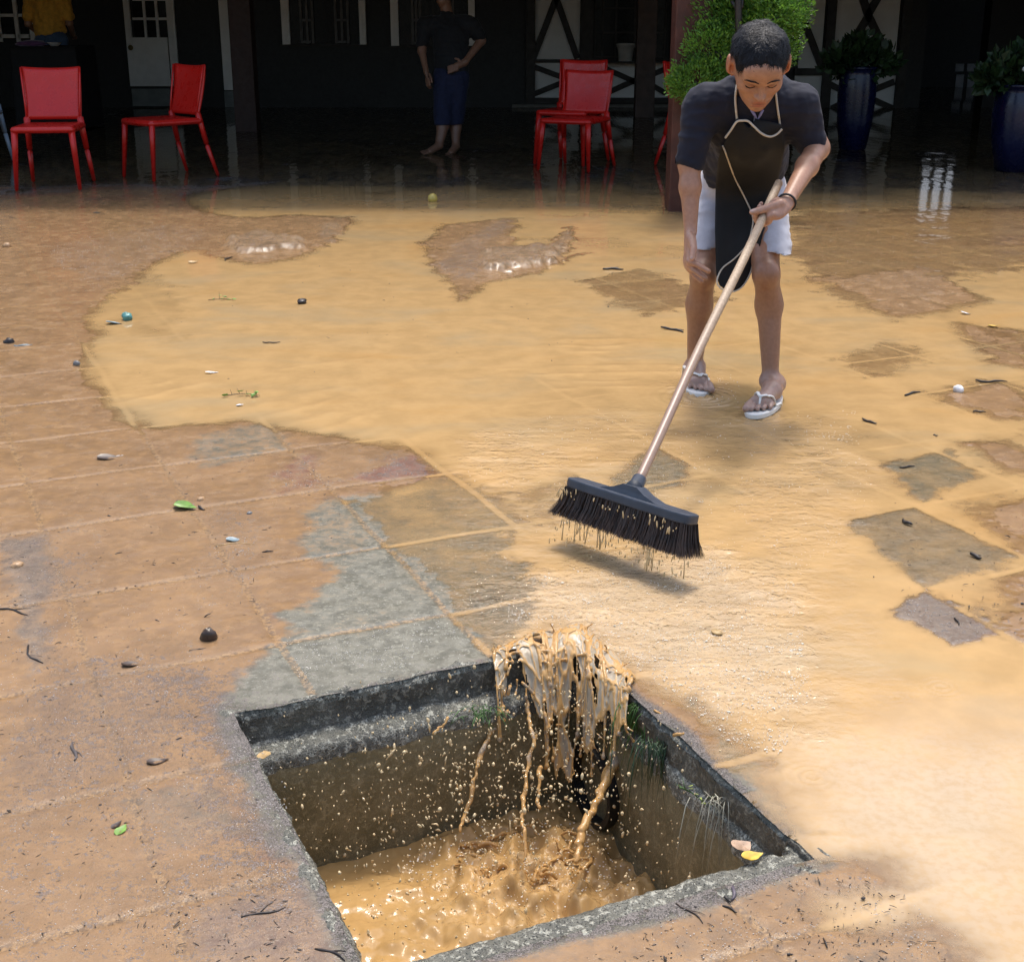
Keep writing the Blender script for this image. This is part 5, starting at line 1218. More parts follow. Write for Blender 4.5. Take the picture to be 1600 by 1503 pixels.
def twig(a, b, rpx, lab, mat=None, name='twig', cat='twig', fork=True, z=.003, group=None):
    A, B = Vector(G(*a, z)), Vector(G(*b, z)); d = (np.array(A) - O) @ np.array([0, cp, -sp]); r = rpx * d / FPX * .75; mb = MB(); n = Vector((-(B - A).y, (B - A).x, 0)) * .08
    pts = [A.lerp(B, s) + n * math.sin(s * 5 + a[0]) + Vector((0, 0, random.uniform(0, r))) for s in np.linspace(0, 1, 6)]; mb.tube(pts, [r * q for q in (.7, 1, .9, 1.05, .8, .4)], 6)
    if fork: p = pts[2]; mb.tube([p, p + (B - A) * .25 + n * 2.5, p + (B - A) * .4 + n * 3], [r * .5, r * .4, r * .2], 5)
    o = mb.build(name, mat or M_twig, None, True); return tag(o, lab, cat, group)
def pebble(px_, Spx, mat, lab, sq=.6, name='pebble', cat='pebble', jit=.12):
    g = Vector(G(*px_, 0)); d = (np.array(g) - O) @ np.array([0, cp, -sp]); r = Spx * d / FPX / 2; mb = MB(); mb.ball((0, 0, r * sq * .6), r, 12, 9, jit, (1, .8, sq)); o = mb.build(name, mat, None, True); o.location = g; o.rotation_euler[2] = random.uniform(0, 6); return tag(o, lab, cat)
leaf((290, 795), 46, -14, M_green, 'bright green curled leaf on the reddish paving row', curl=.6, fold=.6)
twig((309, 792), (320, 797), 3, 'short black twig end beside the bright green leaf', fork=False)
pebble((314, 783), 15, M_peb, 'orange pebble just behind the bright green leaf'); pebble((390, 804), 11, M_gpeb, 'small grey pebble right of the bright green leaf')
leaf((366, 845), 30, 12, M_blue, 'bluish leaf with pale stalk on the mud film'); twig((338, 851), (398, 850), 1, 'pale straw stalk beside the bluish leaf', M_tan, fork=False)
pebble((327, 1001), 27, M_brownleaf, 'round brown husk standing alone on the mud film', 1.0, 'seed_husk', 'husk', .18); twig((296, 1018), (322, 1012), 1.5, 'thin black twig beside the brown husk', fork=False)
leaf((207, 1040), 40, 30, M_brownleaf, 'dark brown curled leaf left of the brown husk', curl=.5); leaf((247, 1192), 40, 22, M_brownleaf, 'dark brown leaf left of the pit corner', curl=.7)
twig((117, 1160), (114, 1190), 4, 'thick short grey twig standing on the left paving', leafcol('grey_bark', (.09, .075, .07))); leaf((190, 1298), 34, 75, M_green, 'small green and brown leaf on the left paving'); leaf((183, 1290), 26, 65, M_brownleaf, 'dark leaf lying against the small green leaf')
pebble((27, 886), 22, M_peb, 'tan pebble at the far left edge', .5); twig((40, 1010), (62, 1038), 2.5, 'dark forked twig near the left edge'); twig((0, 952), (46, 960), 2.5, 'black twig along the joint at the left edge')
leaf((171, 717), 44, 8, M_brownleaf, 'purplish dead leaf with pale tip near the puddle edge'); leaf((187, 714), 14, 30, M_paper, 'tiny white leaf tip touching the purplish dead leaf')
twig((378, 1436), (446, 1416), 2.5, 'long thin dark twig at the front left of the pit'); leaf((413, 1181), 34, 100, M_tan, 'tan leaf stuck on the left corner of the pit', z=-.004, wr=.42); twig((495, 1480), (540, 1500), 3, 'curled dark root at the bottom edge')
twig((1148, 1385), (1143, 1406), 4, 'short thick grey purple twig in front of the pit corner', leafcol('purple_bark', (.10, .08, .10)), fork=False); twig((1131, 1402), (1143, 1410), 3, 'black stub of twig in front of the pit', fork=False); twig((1130, 1414), (1152, 1426), 2.5, 'dark twig lying nearest the bottom, in front of the pit', fork=False); twig((1060, 1410), (1098, 1442), 2, 'brown twig on the pinkish front paving', M_brownleaf)
leaf((1160, 1322), 44, 40, M_pink, 'pinkish broken shard on the front right ledge of the pit', 'shard', z=-.012, wr=.48, fold=.05, name='shard'); leaf((1176, 1338), 44, 20, M_ylw, 'wet yellow leaf on the front right ledge of the pit', z=-.008, wr=.34, fold=.1)
pebble((1120, 989), 20, M_tan, 'orange flake on the churned water', .3, 'flake', 'flake')
twig((1412, 617), (1438, 613), 2.5, 'dark stick in the water left of the white stone'); pebble((1497, 612), 17, M_paper, 'white stone reflected in the shallow water', .8); twig((1524, 595), (1574, 598), 2.5, 'long dark stick behind the white stone'); twig((1520, 643), (1540, 644), 2, 'dark stick in front of the white stone', fork=False)
twig((1348, 655), (1368, 663), 2.5, 'dark brown stick in the water right of the boy', M_brownleaf, fork=False); twig((1410, 813), (1424, 821), 3.5, 'stubby black stick in the middle of the grey slab'); twig((1515, 867), (1534, 873), 4, 'stubby black stick near the right corner of the grey slab'); twig((1405, 730), (1430, 729), 2, 'black stick on the pale slab behind the grey slab'); twig((1458, 680), (1466, 681), 1.5, 'small curled dark stalk at the right', fork=False)
twig((1493, 965), (1497, 976), 2, 'dark stalk on the dark purplish slab', fork=False); leaf((1553, 511), 22, -20, M_ylw, 'curled yellow leaf at the right edge', curl=.8); leaf((1509, 491), 20, -35, M_paper, 'white scrap left of the curled yellow leaf', 'scrap', name='scrap', curl=.8)
twig((942, 421), (974, 421), 2.5, 'black leaf stalk in the water behind the boy on the left'); twig((1035, 512), (1068, 519), 2.5, 'dark twig just left of the boy at calf height'); pebble((472, 474), 18, M_twig, 'black clump in the middle of the puddle', .5, 'clump', 'clump', .2); leaf((331, 583), 24, 25, M_paper, 'white petal floating in the puddle', curl=.3, wr=.18); twig((410, 536), (438, 535), 1.5, 'thin floating stalk in the middle of the puddle', M_brownleaf, fork=False)
pebble((199, 500), 18, leafcol('teal_litter', (.10, .30, .28), .3), 'teal scrap of litter by the puddle rim', .8, 'scrap', 'scrap', .25); leaf((178, 506), 30, 5, M_blue, 'grey wet leaf beside the teal scrap'); pebble((15, 537), 18, M_twig, 'black clump at the left edge', .6, 'clump', 'clump', .25); twig((22, 541), (50, 540), 2, 'grey stalk beside the black clump at the left edge', M_blue)
pebble((11, 387), 16, M_peb, 'brown stone far left near the chairs', .6); leaf((303, 411), 20, 10, M_tan, 'small folded tan leaf left of the mud mound', curl=1.); pebble((120, 571), 12, M_gpeb, 'small grey stone on the puddle rim', .8); leaf((375, 634), 14, 0, M_paper, 'white fleck below the green weed sprig'); twig((352, 407), (362, 402), 1.5, 'short dark stick by the left mud mound'); leaf((1070, 322), 24, 15, M_paper, 'white crumpled scrap at the foot of the red brown post', 'scrap', name='scrap', curl=.9); leaf((152, 334), 16, 0, M_twig, 'small black leaf on the brown mud near the chairs')
pebble((676, 315), 16, simple('lemon_skin', (.55, .42, .10), .35), 'small yellow fruit lying in dark shallow water', .95, 'fruit', 'fruit', .02)
# countless crumbs, grains and bits on the silted paving
mb = MB(); zone = [([(0, 830), (110, 830), (340, 900), (330, 1080), (430, 1230), (500, 1503), (0, 1503)], 560), ([(0, 320), (350, 330), (360, 380), (220, 430), (140, 470), (0, 480)], 150), ([(900, 1503), (1230, 1345), (1420, 1390), (1480, 1503)], 170), ([(70, 740), (500, 690), (560, 800), (420, 1000), (120, 1000)], 190), ([(680, 390), (790, 350), (860, 420), (720, 470)], 40), ([(1330, 790), (1600, 760), (1600, 1010), (1380, 950)], 60), ([(200, 400), (1040, 440), (1000, 560), (220, 600)], 40)]
for poly, cnt in zone:
    cnt = int(cnt * 1.7)
    xs_ = [q[0] for q in poly]; ys_ = [q[1] for q in poly]; k = 0
    while k < cnt:
        x, y = random.uniform(min(xs_), max(xs_)), random.uniform(min(ys_), max(ys_))
        if poly_sd(poly, np.array([x]), np.array([y]))[0] < 0: continue
        g = Vector(G(x, y, .003)); k += 1; r = random.uniform(.0005, .0015) * (1 + .12 * g.y) * (2.2 if random.random() < .05 else 1)
        if random.random() < .45: e = Vector((random.gauss(0, 1), random.gauss(0, 1), .1)).normalized() * r * random.uniform(3, 8); mb.tube([g, g + e * .5 + Vector((0, 0, r * .5)), g + e], [r * .35, r * .45, r * .2], 4)
        else: mb.ball(g, r, 5, 4, .25, (1, .8, .6))
o = mb.build('grit', leafcol('dark_grit', (.05, .038, .032), .35), None, True); tag(o, 'dark crumbs and bits of twig strewn over the silted paving', 'grit', kind='stuff')

# ------------------------------------------------------------------ plants in pots
def foliage(name, blobs, n, lsize, par, mat, seed, feathery=True):
    """blobs: (centre, radius); leaf-sized sprays spread through the crown"""
    rg = np.random.default_rng(seed); vol = np.array([b[1] ** 2 for b in blobs]); pick = rg.choice(len(blobs), n, p=vol / vol.sum()); V = []; F = []; C = []
    for i in pick:
        c, r = blobs[i]; d = rg.normal(0, 1, 3); d /= np.linalg.norm(d); lump = 1 + .40 * float(vnoise(d * 2.6 + i * 7, 3)) + .14 * float(vnoise(d * 6 + i, 4)); rad = r * lump * (1 - .45 * rg.random() ** 2.2)
        p = c + d * rad * np.array([1, 1, .95]); t = d * .7 + np.array([0, 0, .55]) + rg.normal(0, .45, 3); t /= np.linalg.norm(t); s = np.cross(t, rg.normal(0, 1, 3)); s /= np.linalg.norm(s) + 1e-9
        L = lsize * rg.uniform(.6, 1.4); w = L * (.20 if feathery else .34); b = len(V); up = np.cross(s, t)
        V += [p, p + t * L * .45 + s * w + up * w * .3, p + t * L, p + t * L * .45 - s * w + up * w * .3]; F.append((b, b + 1, b + 2, b + 3)); k = rg.uniform(.0, 1); C += [(k, k, k)] * 4
    o = link(name, mesh(name, np.array(V), np.array(F), False, cols={'Col': np.array(C)}), par, mat); o['kind'] = 'stuff'; return o
def mat_leaf(name, a, b, trans=.35):
    t = NT(name); k = t.att('Col', True); v = t.pos(); c = t.mix(k, a, b); c = t.mix(t.step(t.noise(v, 9, 4), .4, .65, 0, .6), c, tuple(min(1, q * 1.5) for q in b))
    t.set(Base_Color=c, Roughness=.45); d2 = t.n('BsdfTranslucent'); t.l(c, d2.inputs[0]); mx = t.n('MixShader'); mx.inputs[0].default_value = trans; t.l(t.b.outputs[0], mx.inputs[1]); t.l(d2.outputs[0], mx.inputs[2]); t.l(mx.outputs[0], t.out.inputs['Surface']); return t.m
M_thuja = mat_leaf('thuja_foliage', (.045, .12, .016), (.13, .28, .035)); M_potleaf = mat_leaf('pot_plant_foliage', (.012, .03, .012), (.03, .065, .02))
def pot(name_l, x0, x1, yb, h, plant):
    g0, g1 = G(x0, yb), G(x1, yb); r = (g1[0] - g0[0]) / 2; c = ((g0[0] + g1[0]) / 2, g0[1] + r * .7, 0)
    t = thing('potted_plant', name_l, 'potted plant', c); mb = MB(); mb.lathe(c, [(r * .62, 0), (r * .70, .01), (r * .92, h * .35), (r, h * .66), (r * .94, h * .9), (r * .88, h * .95), (r * 1.0, h * .97), (r * 1.02, h), (r * .9, h), (r * .86, h * .93), (0, h * .93)], 32); mb.build('pot', M_pot, t, True); return t, np.array(c), r
t, c, r = pot('tall blue glazed pot with leafy plant in front of the right white panels', 1307, 1366, 236, .75, 0)
foliage('foliage', [(c + np.array([-.10, 0, .80]), .15), (c + np.array([.12, 0, .80]), .15), (c + np.array([0, 0, .90]), .12), (c + np.array([-.22, 0, .76]), .10), (c + np.array([.24, 0, .78]), .10)], 900, .085, t, M_potleaf, 5, False)
t, c, r = pot('tall blue glazed pot with dark plant cut by the right edge', 1552, 1640, 271, .68, 0)
foliage('foliage', [(c + np.array([-.12, 0, .76]), .17), (c + np.array([.12, 0, .80]), .18), (c + np.array([-.28, 0, .72]), .11)], 900, .085, t, M_potleaf, 6, False)
mb = MB(); mb.ball(c + np.array([-.09, -.2, .80]), .02, 8, 6, .1); mb.build('blossom', M_paper, t, True)
# the clipped conifer by the red brown post: trunk, branches, cloud-like pads, a pot behind the boy
dT = 8.25; tc = P(1150, 160, dT); tb = np.array([tc[0], tc[1], 0])
tree = thing('conifer_shrub', 'bright green conifer shrub clipped into rounded pads behind the boy, by the post', 'shrub', tuple(tb))
mb = MB(); mb.lathe(tb, [(.15, 0), (.17, .02), (.20, .3), (.215, .38), (.19, .38), (.18, .34), (0, .34)], 28); mb.build('pot', simple('terracotta', (.22, .09, .05), .7), tree, True)
blobs = [(1086, 128, .02, .155), (1062, 132, .05, .08), (1112, 76, 0, .17), (1158, 40, .05, .21), (1165, 118, .1, .16), (1200, 20, -.05, .20), (1236, 18, 0, .115), (1232, 40, .0, .075), (1130, 10, .05, .19), (1170, -40, 0, .25), (1110, -30, .1, .17), (1160, -110, 0, .2), (1215, 70, .15, .13), (1120, 140, .1, .12)]
bl3 = [(P(x, y, dT + e), r) for x, y, e, r in blobs]
mb = MB(); trunk = [tb + np.array([0, 0, z]) + np.array([.03 * math.sin(z * 3), 0, 0]) for z in np.linspace(.3, 1.75, 8)]; mb.tube(trunk, [.035, .034, .03, .028, .024, .02, .015, .01], 8)
for c, r in bl3: a = tb + np.array([0, 0, max(.4, c[2] - .2)]); mb.tube([a, a * .5 + c * .5 + np.array([0, 0, .03]), c], [.014, .010, .005], 5)
mb.build('trunk', M_twig, tree, True)
foliage('foliage', bl3, 38000, .024, tree, M_thuja, 9)
# bucket on the low rail
b0 = W(977, 97, 18.75); bk = thing('bucket', 'white plastic bucket standing on the low half-timbered wall', 'bucket', tuple(b0)); mb = MB(); mb.lathe(b0, [(.085, 0), (.09, .003), (.115, .21), (.125, .215), (.125, .235), (.112, .235), (.083, .01), (0, .01)], 24); mb.build('tub', M_bucket, bk, True)
mb = MB(); mb.tube([b0 + np.array([.122 * math.cos(a), -.12 * math.sin(a) * .35, .22 - .09 * math.sin(a)]) for a in np.linspace(0, math.pi, 12)], .004, 5); mb.build('handle', M_bucket, bk, True)
sh = W(975, 97, 18.8)
m = MB(); wall_box(m, 930, 1046, 95.2, 97.6, .0, .42); m.build('window_ledge', M_timber, house)

# ------------------------------------------------------------------ people under the roof
def col_of(V, base): return np.tile(np.array([base]), (len(V), 1)) * (1 + .06 * fbm(V * 20, 3, 2)[:, None])
d = 12.27; J = lambda x, y, e=0.: P(x, y, d + e)
man = thing('person', 'barefoot person in black shirt and rolled blue jeans, hand on hip, under the roof', 'person', (J(692, 240)[0], J(692, 240)[1], 0))
v = Vol((-1.15, 12.2, -.01), (-.1, 13.1, 1.62), .008)
v.cap(J(706, 120), J(704, 60), .13, .15, .05, sq=((0, 1, 0), .75)).cap(J(676, 40), J(728, 40), .075, .075, .05).cap(J(700, 30), J(695, 5), .055, .052, .03)
v.ell(J(692, -12, -.02), (.078, .10, .115), k=.02).ell(J(690, 2, -.05), (.045, .05, .05), k=.03).cap(J(688, -10, -.13), J(688, -5, -.12), .012, .013, .01)
for s_, x in ((-1, 682), (1, 706)): v.ell(J(x, -12), (.012, .02, .03), k=.006)
v.cap(J(663, 42), J(659, 80), .048, .038, .02).cap(J(659, 80), J(666, 112, -.05), .036, .025, .02).cap(J(666, 114, -.05), J(669, 126, -.06), .030, .026, .02, sq=((1, 0, 0), .6))
for k in range(4): v.chain([J(666 + k * 1.6, 124, -.05 - .012 * k), J(667 + k * 1.6, 134, -.06 - .012 * k), J(670 + k * 1.2, 138, -.055)], [.011, .010, .008], .006)
v.chain([J(671, 116, -.09), J(674, 124, -.11), J(675, 129, -.11)], [.012, .011, .009], .006)
v.cap(J(738, 40), J(752, 64, .05), .052, .043, .02).cap(J(752, 64, .05), J(726, 98, -.08), .041, .029, .02).cap(J(726, 98, -.08), J(714, 104, -.12), .034, .034, .015, sq=((0, 1, .3), .6))
for k in range(4): v.chain([J(715, 101 + k * 2.8, -.13), J(706, 103 + k * 3.2, -.15), J(700, 105 + k * 3.4, -.145)], [.012, .0105, .0085], .005)
v.chain([J(720, 98, -.11), J(716, 93, -.13), J(711, 92, -.13)], [.013, .011, .009], .006)
v.cap(J(696, 125), J(692, 180), .10, .075, .02).cap(J(714, 125), J(711, 180, .08), .10, .075, .02)
v.cap(J(694, 175), J(692, 196), .06, .058, .01).cap(J(692, 196), J(686, 226, -.02), .056, .036, .02).cap(J(686, 228, -.02), J(671, 237, -.10), .036, .030, .02).cap(J(711, 175, .08), J(712, 200, .08), .06, .054, .01).cap(J(712, 200, .08), J(712, 228, .06), .05, .036, .02).cap(J(712, 230, .06), J(704, 240, -.04), .036, .030, .02)
for (x, y), (ddx, ddy) in (((668, 236), (-1, .1)), ((703, 240), (-.6, .3))):
    for k in range(5): q = J(x + k * .9 - 2, y + k * .9, -.10 - .016 * k); v.chain([q, q + np.array([ddx * .045, -.02, -.008])], [.013 - .001 * k, .010 - .0007 * k], .006)
V, F = v.skin(); V[:, 2] = np.maximum(V[:, 2], .004); link('body', mesh('body', V, F, True, cols={'Col': col_of(V, (.24, .13, .085))}), man, M_skin)
v = Vol((-1.2, 12.1, .5), (0, 13.1, 1.5), .009)
v.cap(J(707, 118), J(704, 60), .155, .165, .05, sq=((0, 1, 0), .8)).cap(J(676, 40), J(728, 40), .09, .09, .05).cap(J(663, 40), J(660, 68), .072, .058, .03).cap(J(738, 40), J(748, 56, .03), .075, .064, .03).cap(J(700, 34), J(697, 20), .07, .055, .02).plane(J(700, 17), (0, -.1, 1)).plane(J(700, 122), (0, 0, -1))
v.warp(.008, wrinkle); V, F = v.skin(); link('shirt', mesh('shirt', V, F, True), man, cloth('black_tee', (.004, .0045, .006), sheen=.05))
v = Vol((-1.1, 12.1, .1), (-.2, 13.1, .95), .009); v.cap(J(696, 122), J(692, 182), .118, .082, .02).cap(J(714, 122), J(711, 185, .08), .118, .082, .02).cap(J(692, 182), J(692, 210), .08, .08, .01).cap(J(711, 185, .08), J(712, 210, .08), .08, .08, .01).cap(J(705, 108), J(705, 125), .14, .14, .03, sq=((0, 1, 0), .8)).plane(J(700, 195), (0, 0, -1)).plane(J(700, 106), (0, 0, 1))
v.warp(.007, wrinkle); V, F = v.skin(); link('jeans', mesh('jeans', V, F, True), man, cloth('dark_blue_denim', (.006, .010, .038), sheen=.05))
v = Vol(J(692, -14, -.02) - .2, J(692, -14, -.02) + .2, .008); v.ell(J(692, -17, .01), (.09, .11, .11), k=.01).ell(J(690, -4, -.14), (.075, .10, .075), k=.02, sub=True); V, F = v.skin(); link('hair', mesh('hair', V, F, True), man, M_hair)
# the one in the mustard shirt, seen from behind at the far left
d = 16.0
wmn = thing('person', 'person in mustard shirt and blue jeans seen from behind at the far left', 'person', (J(78, 150)[0], J(78, 150)[1], 0))
v = Vol(J(78, -60) + np.array([-.5, -.5, -1.75]), J(78, -60) + np.array([.5, .5, .45]), .012); f0 = J(78, 40)
B = lambda x, z, y=0.: np.array([f0[0] + x, f0[1] + y, z])
v.cap(B(0, .92), B(0, 1.30), .15, .16, .05, sq=((0, 1, 0), .75)).cap(B(-.15, 1.38), B(.15, 1.38), .08, .08, .05).cap(B(0, 1.4), B(0, 1.5), .055, .055, .03).ell(B(0, 1.62), (.08, .1, .12))
for s_ in (-1, 1):
    v.cap(B(.2 * s_, 1.36), B(.25 * s_, 1.10, -.04), .05, .04, .02).cap(B(.25 * s_, 1.10, -.04), B(.2 * s_, .98, .2), .038, .03, .02).cap(B(.2 * s_, .98, .2), B(.18 * s_, .96, .29), .034, .026, .015)
    for k in range(4): v.chain([B(.18 * s_ + .016 * (k - 1.5), .955, .28), B(.18 * s_ + .017 * (k - 1.5), .94, .33), B(.17 * s_ + .016 * (k - 1.5), .915, .345)], [.011, .010, .008], .005)
    v.cap(B(.09 * s_, .9), B(.10 * s_, .47), .095, .055, .03).cap(B(.10 * s_, .47), B(.10 * s_, .08), .055, .038, .02).cap(B(.10 * s_, .05), B(.11 * s_, .035, .14), .04, .034, .02)
V, F = v.skin(); link('body', mesh('body', V, F, True, cols={'Col': col_of(V, (.36, .20, .135))}), wmn, M_skin)
v = Vol(B(-.5, .8, -.4), B(.5, 1.6, .4), .012); v.cap(B(0, 1.0), B(0, 1.3), .19, .185, .05, sq=((0, 1, 0), .8)).cap(B(-.15, 1.38), B(.15, 1.38), .095, .095, .05)
for s_ in (-1, 1): v.cap(B(.2 * s_, 1.36), B(.24 * s_, 1.17, -.03), .075, .065, .03)
v.plane(B(0, .98), (.12, 0, -1)); v.warp(.016, wrinkle); V, F = v.skin(); link('shirt', mesh('shirt', V, F, True), wmn, cloth('mustard_cotton', (.62, .33, .05), sheen=.1))
v = Vol(B(-.5, .0, -.4), B(.5, 1.1, .4), .012); v.cap(B(0, 1.0), B(0, .88), .165, .17, .04, sq=((0, 1, 0), .8))
for s_ in (-1, 1): v.cap(B(.09 * s_, .9), B(.10 * s_, .47), .11, .075, .02).cap(B(.10 * s_, .47), B(.10 * s_, .06), .075, .065, .02)
v.plane(B(0, 1.06), (0, 0, 1)); v.warp(.008, wrinkle); V, F = v.skin(); link('jeans', mesh('jeans', V, F, True), wmn, cloth('blue_denim', (.05, .09, .17), sheen=.1))
v = Vol(B(-.2, 1.4, -.2), B(.2, 1.85, .2), .01); v.ell(B(0, 1.64, -.015), (.095, .115, .125)).plane(B(0, 1.54), (0, .5, -1)); V, F = v.skin(); link('hair', mesh('hair', V, F, True), wmn, M_hair)
# dark draped table in front of that person, small things on it
tq = G(20, 118); tx0, tx1 = W(16, 80, 15.2)[0], W(118, 80, 15.2)[0]; zt = W(60, 74, 15.2)[2]
tb_ = thing('table', 'table under a black floor-length cloth at the far left', 'table', ((tx0 + tx1) / 2, 15.5, 0)); m = MB(); m.box((tx0, 15.2, zt - .03), (tx1, 15.9, zt)); m.build('tabletop', M_timber, tb_)
for x in (tx0 + .05, tx1 - .1):
    for y in (15.26, 15.8): m = MB(); m.box((x, y, 0), (x + .05, y + .05, zt - .031)); m.build('leg', M_timber, tb_)
n = 160; V = []; F = []; per = [(tx0, 15.2), (tx1, 15.2), (tx1, 15.9), (tx0, 15.9)]
for k in range(n):
    q = k / n * 4; i = int(q); a, b = per[i], per[(i + 1) % 4]; s = q - i; x, y = a[0] + (b[0] - a[0]) * s, a[1] + (b[1] - a[1]) * s; wv = .02 * math.sin(k * .9) + .012 * math.sin(k * 2.3); cx_, cy_ = (tx0 + tx1) / 2, 15.55; l = math.hypot(x - cx_, y - cy_)
    for z, f in ((zt + .004, 1.005), (zt - .05, 1.02), (.02, 1.05 + wv)): V.append((cx_ + (x - cx_) * f, cy_ + (y - cy_) * f, z))
for k in range(n):
    for j in (0, 1): a, b = k * 3 + j, ((k + 1) % n) * 3 + j; F.append((a, b, b + 1, a + 1))
F.append(tuple(k * 3 for k in range(n))); m = MB(); m.add(V, F); tag(m.build('tablecloth', cloth('black_cloth', (.008, .008, .009), sheen=0), None, True), 'black cloth hanging to the floor over the table at the far left', 'tablecloth')
m = MB(); q = W(47, 71, 15.35); m.ball((q[0], 15.4, zt + .03), .17, 14, 8, .12, (1, .6, .22)); tag(m.build('folded_cloth', cloth('purple_cloth', (.10, .04, .12)), None, True), 'folded purple cloth on the black draped table', 'cloth')
q = W(83, 70, 15.3); m = MB(); m.lathe((q[0], 15.35, zt + .005), [(.03, 0), (.045, .005), (.075, .035), (.08, .04), (.07, .036), (.03, .01), (0, .01)], 20); tag(m.build('bowl', M_bucket, None, True), 'small white bowl on the black draped table', 'bowl')
# white casement at the far left, standing open on the wall
m = MB()
wf = MB(); wall_box(wf, -20, 58, -110, 57, .001, .008); f = wf.build('window', M_glass_dark, house)
for k, (x0, x1, y0, y1) in enumerate([(24, 30, -110, 66), (47, 55, -110, 76), (-4, 2, -110, 66), (2, 24, 22, 27), (30, 47, 22, 27), (2, 24, 54, 60), (30, 47, 54, 60), (2, 24, -12, -7), (30, 47, -12, -7)]): m = MB(); wall_box(m, x0, x1, y0, y1, .009, .05); m.build('window_bar', M_whitewood, f)
# pale chair cut off by the left edge: only a leg shows
M_pale = simple('pale_blue_plastic', (.30, .38, .48), .35, .05, 6, .05, 200)
pc_ = copy_tree(proto); del pc_['group']; pc_['label'] = 'pale blue plastic chair of which one leg shows at the left edge'; q = G(8, 264); pc_.location = (q[0] - .27, q[1] + .1, 0); pc_.rotation_euler[2] = 0
for ch in pc_.children: ch.data = ch.data.copy(); ch.data.materials[0] = M_pale
pc_.location = (q[0] - .36, q[1] + .27, 0)
# white flecks and bubbles on the churned water, added as sun glints
mb = MB(); zone = [([(720, 690), (900, 640), (1120, 650), (1340, 660), (1370, 800), (1250, 900), (1000, 880), (860, 840), (740, 800)], 620, .7), ([(800, 900), (1090, 870), (1240, 910), (1270, 1080), (1220, 1180), (1150, 1170), (1010, 1055), (890, 985), (790, 990)], 1900, 1.), ([(1050, 580), (1150, 580), (1170, 640), (1060, 640)], 60, .8), ([(1180, 640), (1340, 640), (1330, 690), (1200, 680)], 60, .8), ([(440, 1000), (690, 960), (760, 1020), (480, 1090)], 420, .5), ([(620, 860), (790, 840), (800, 960), (720, 960)], 200, .6)]
bc0 = G(985, 850)
for poly, cnt, sc_ in zone:
    cnt = int(cnt * 1.25)
    xs_ = [q[0] for q in poly]; ys_ = [q[1] for q in poly]; pa = np.array([q[0] for q in poly], float)
    N_ = cnt * 6; qx, qy = rng.uniform(min(xs_), max(xs_), N_), rng.uniform(min(ys_), max(ys_), N_); ok = poly_sd(poly, qx, qy) > 0; gg = np.array([G(x, y, .0) for x, y in zip(qx[ok], qy[ok])])
    dn_ = fbm(gg * np.array([6, 14, 1]), 88, 3) + .5 * np.sin(np.hypot(gg[:, 0] - bc0[0], gg[:, 1] - bc0[1]) * 42 + 3 * fbm(gg * 4, 2, 2)); gg = gg[np.argsort(-dn_ + rng.normal(0, .6, len(gg)))[:cnt]]
    for g in gg:
        ang = math.atan2(g[1] - bc0[1], g[0] - bc0[0]) + math.pi / 2 + random.gauss(0, .5); r = random.uniform(.0004, .0009) * sc_ * (1 + .25 * (g[1] - 2)) * (1.8 if random.random() < .08 else 1); L = random.choice([1, 1, 1.3, 1.8, 2.6])
        mb.ball((g[0], g[1], .0022 if sc_ > .65 else .0045), r, 6, 4, .2, (L, 1, .7), Matrix.Rotation(ang, 3, 'Z'))
for k in range(420):                                            # froth where the water lands in the pit
    a, r_ = random.uniform(0, 6.28), random.random() ** .6; g = G(820 + 190 * r_ * math.cos(a), 1350 + 70 * r_ * math.sin(a), -.312)
    if H_U0 + .05 < g[:2] @ UA < H_U1 - .04 and g[:2] @ VA < H_V1 - .08: mb.ball((g[0], g[1], -.312 + random.uniform(-.002, .006)), random.uniform(.0005, .0016), 6, 4, .2, (1.4, 1, .7))
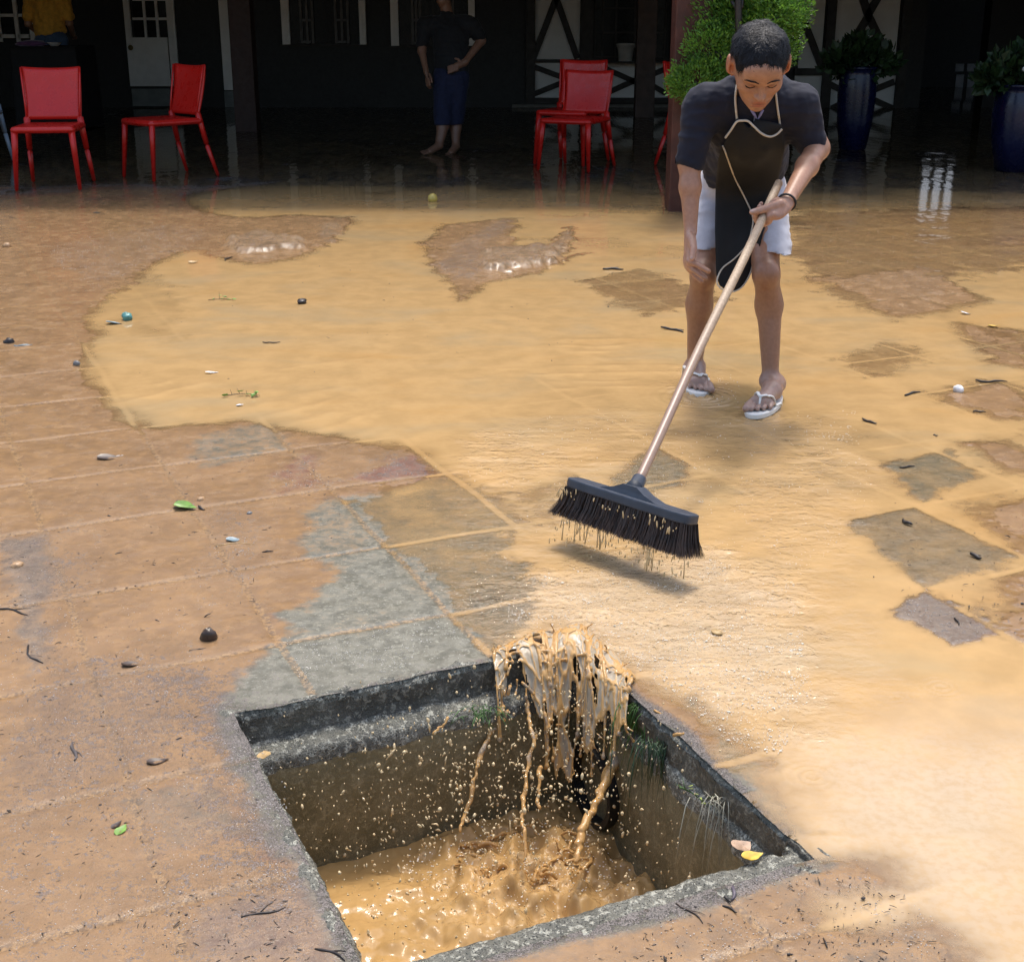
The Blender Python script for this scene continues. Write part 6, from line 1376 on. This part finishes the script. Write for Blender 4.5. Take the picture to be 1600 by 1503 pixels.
o = mb.build('foam_shine', simple('white_foam_glint', (.85, .80, .70), .2, .08, 300, 0), None, True); tag(o, 'white flecks and bubbles standing for sun glints on the churned muddy water', 'foam_shine', kind='stuff')
# pale sand grains, coloured to stand for wet glints on the silted slabs
mb = MB(); zone = [([(70, 385), (240, 345), (330, 365), (230, 420), (150, 455), (90, 420)], 320), ([(330, 840), (400, 840), (400, 920), (340, 910)], 90), ([(0, 840), (100, 840), (120, 1010), (330, 1060), (270, 1190), (0, 1270)], 420), ([(100, 960), (330, 900), (340, 1180), (120, 1150)], 160), ([(170, 1240), (400, 1190), (490, 1400), (300, 1470), (0, 1503), (0, 1290)], 420), ([(310, 1070), (376, 1120), (440, 1210), (480, 1370), (430, 1380), (330, 1200)], 260), ([(440, 1010), (690, 968), (765, 1020), (480, 1090)], 300), ([(690, 380), (790, 350), (790, 400), (740, 440), (700, 430)], 70), ([(420, 750), (482, 710), (512, 765), (430, 778)], 60), ([(560, 745), (655, 708), (700, 740), (612, 750)], 60), ([(1230, 340), (1500, 340), (1500, 440), (1300, 470)], 60), ([(1390, 950), (1448, 922), (1540, 985), (1480, 1012)], 70), ([(1190, 1370), (1330, 1340), (1500, 1470), (1500, 1503), (1100, 1503), (1000, 1450)], 300)]
for poly, cnt in zone:
    xs_ = [q[0] for q in poly]; ys_ = [q[1] for q in poly]; N_ = cnt * 5; qx, qy = rng.uniform(min(xs_), max(xs_), N_), rng.uniform(min(ys_), max(ys_), N_); ok = poly_sd(poly, qx, qy) > 0; gg = np.array([G(x, y, .0) for x, y in zip(qx[ok], qy[ok])]); gg = gg[np.argsort(-fbm(gg * 22, 66, 3) + rng.normal(0, .3, len(gg)))[:cnt]]
    for g in gg: mb.ball((g[0], g[1], .0040), random.uniform(.0004, .0009) * (1 + .22 * (g[1] - 1.5)), 5, 4, .25, (1.3, 1, .8))
o = mb.build('sand_glints', simple('pale_glint_grain', (.62, .58, .54), .12, .2, 300, 0), None, True); tag(o, 'pale sand grains standing for wet glints on the silted slabs', 'sand', kind='stuff')
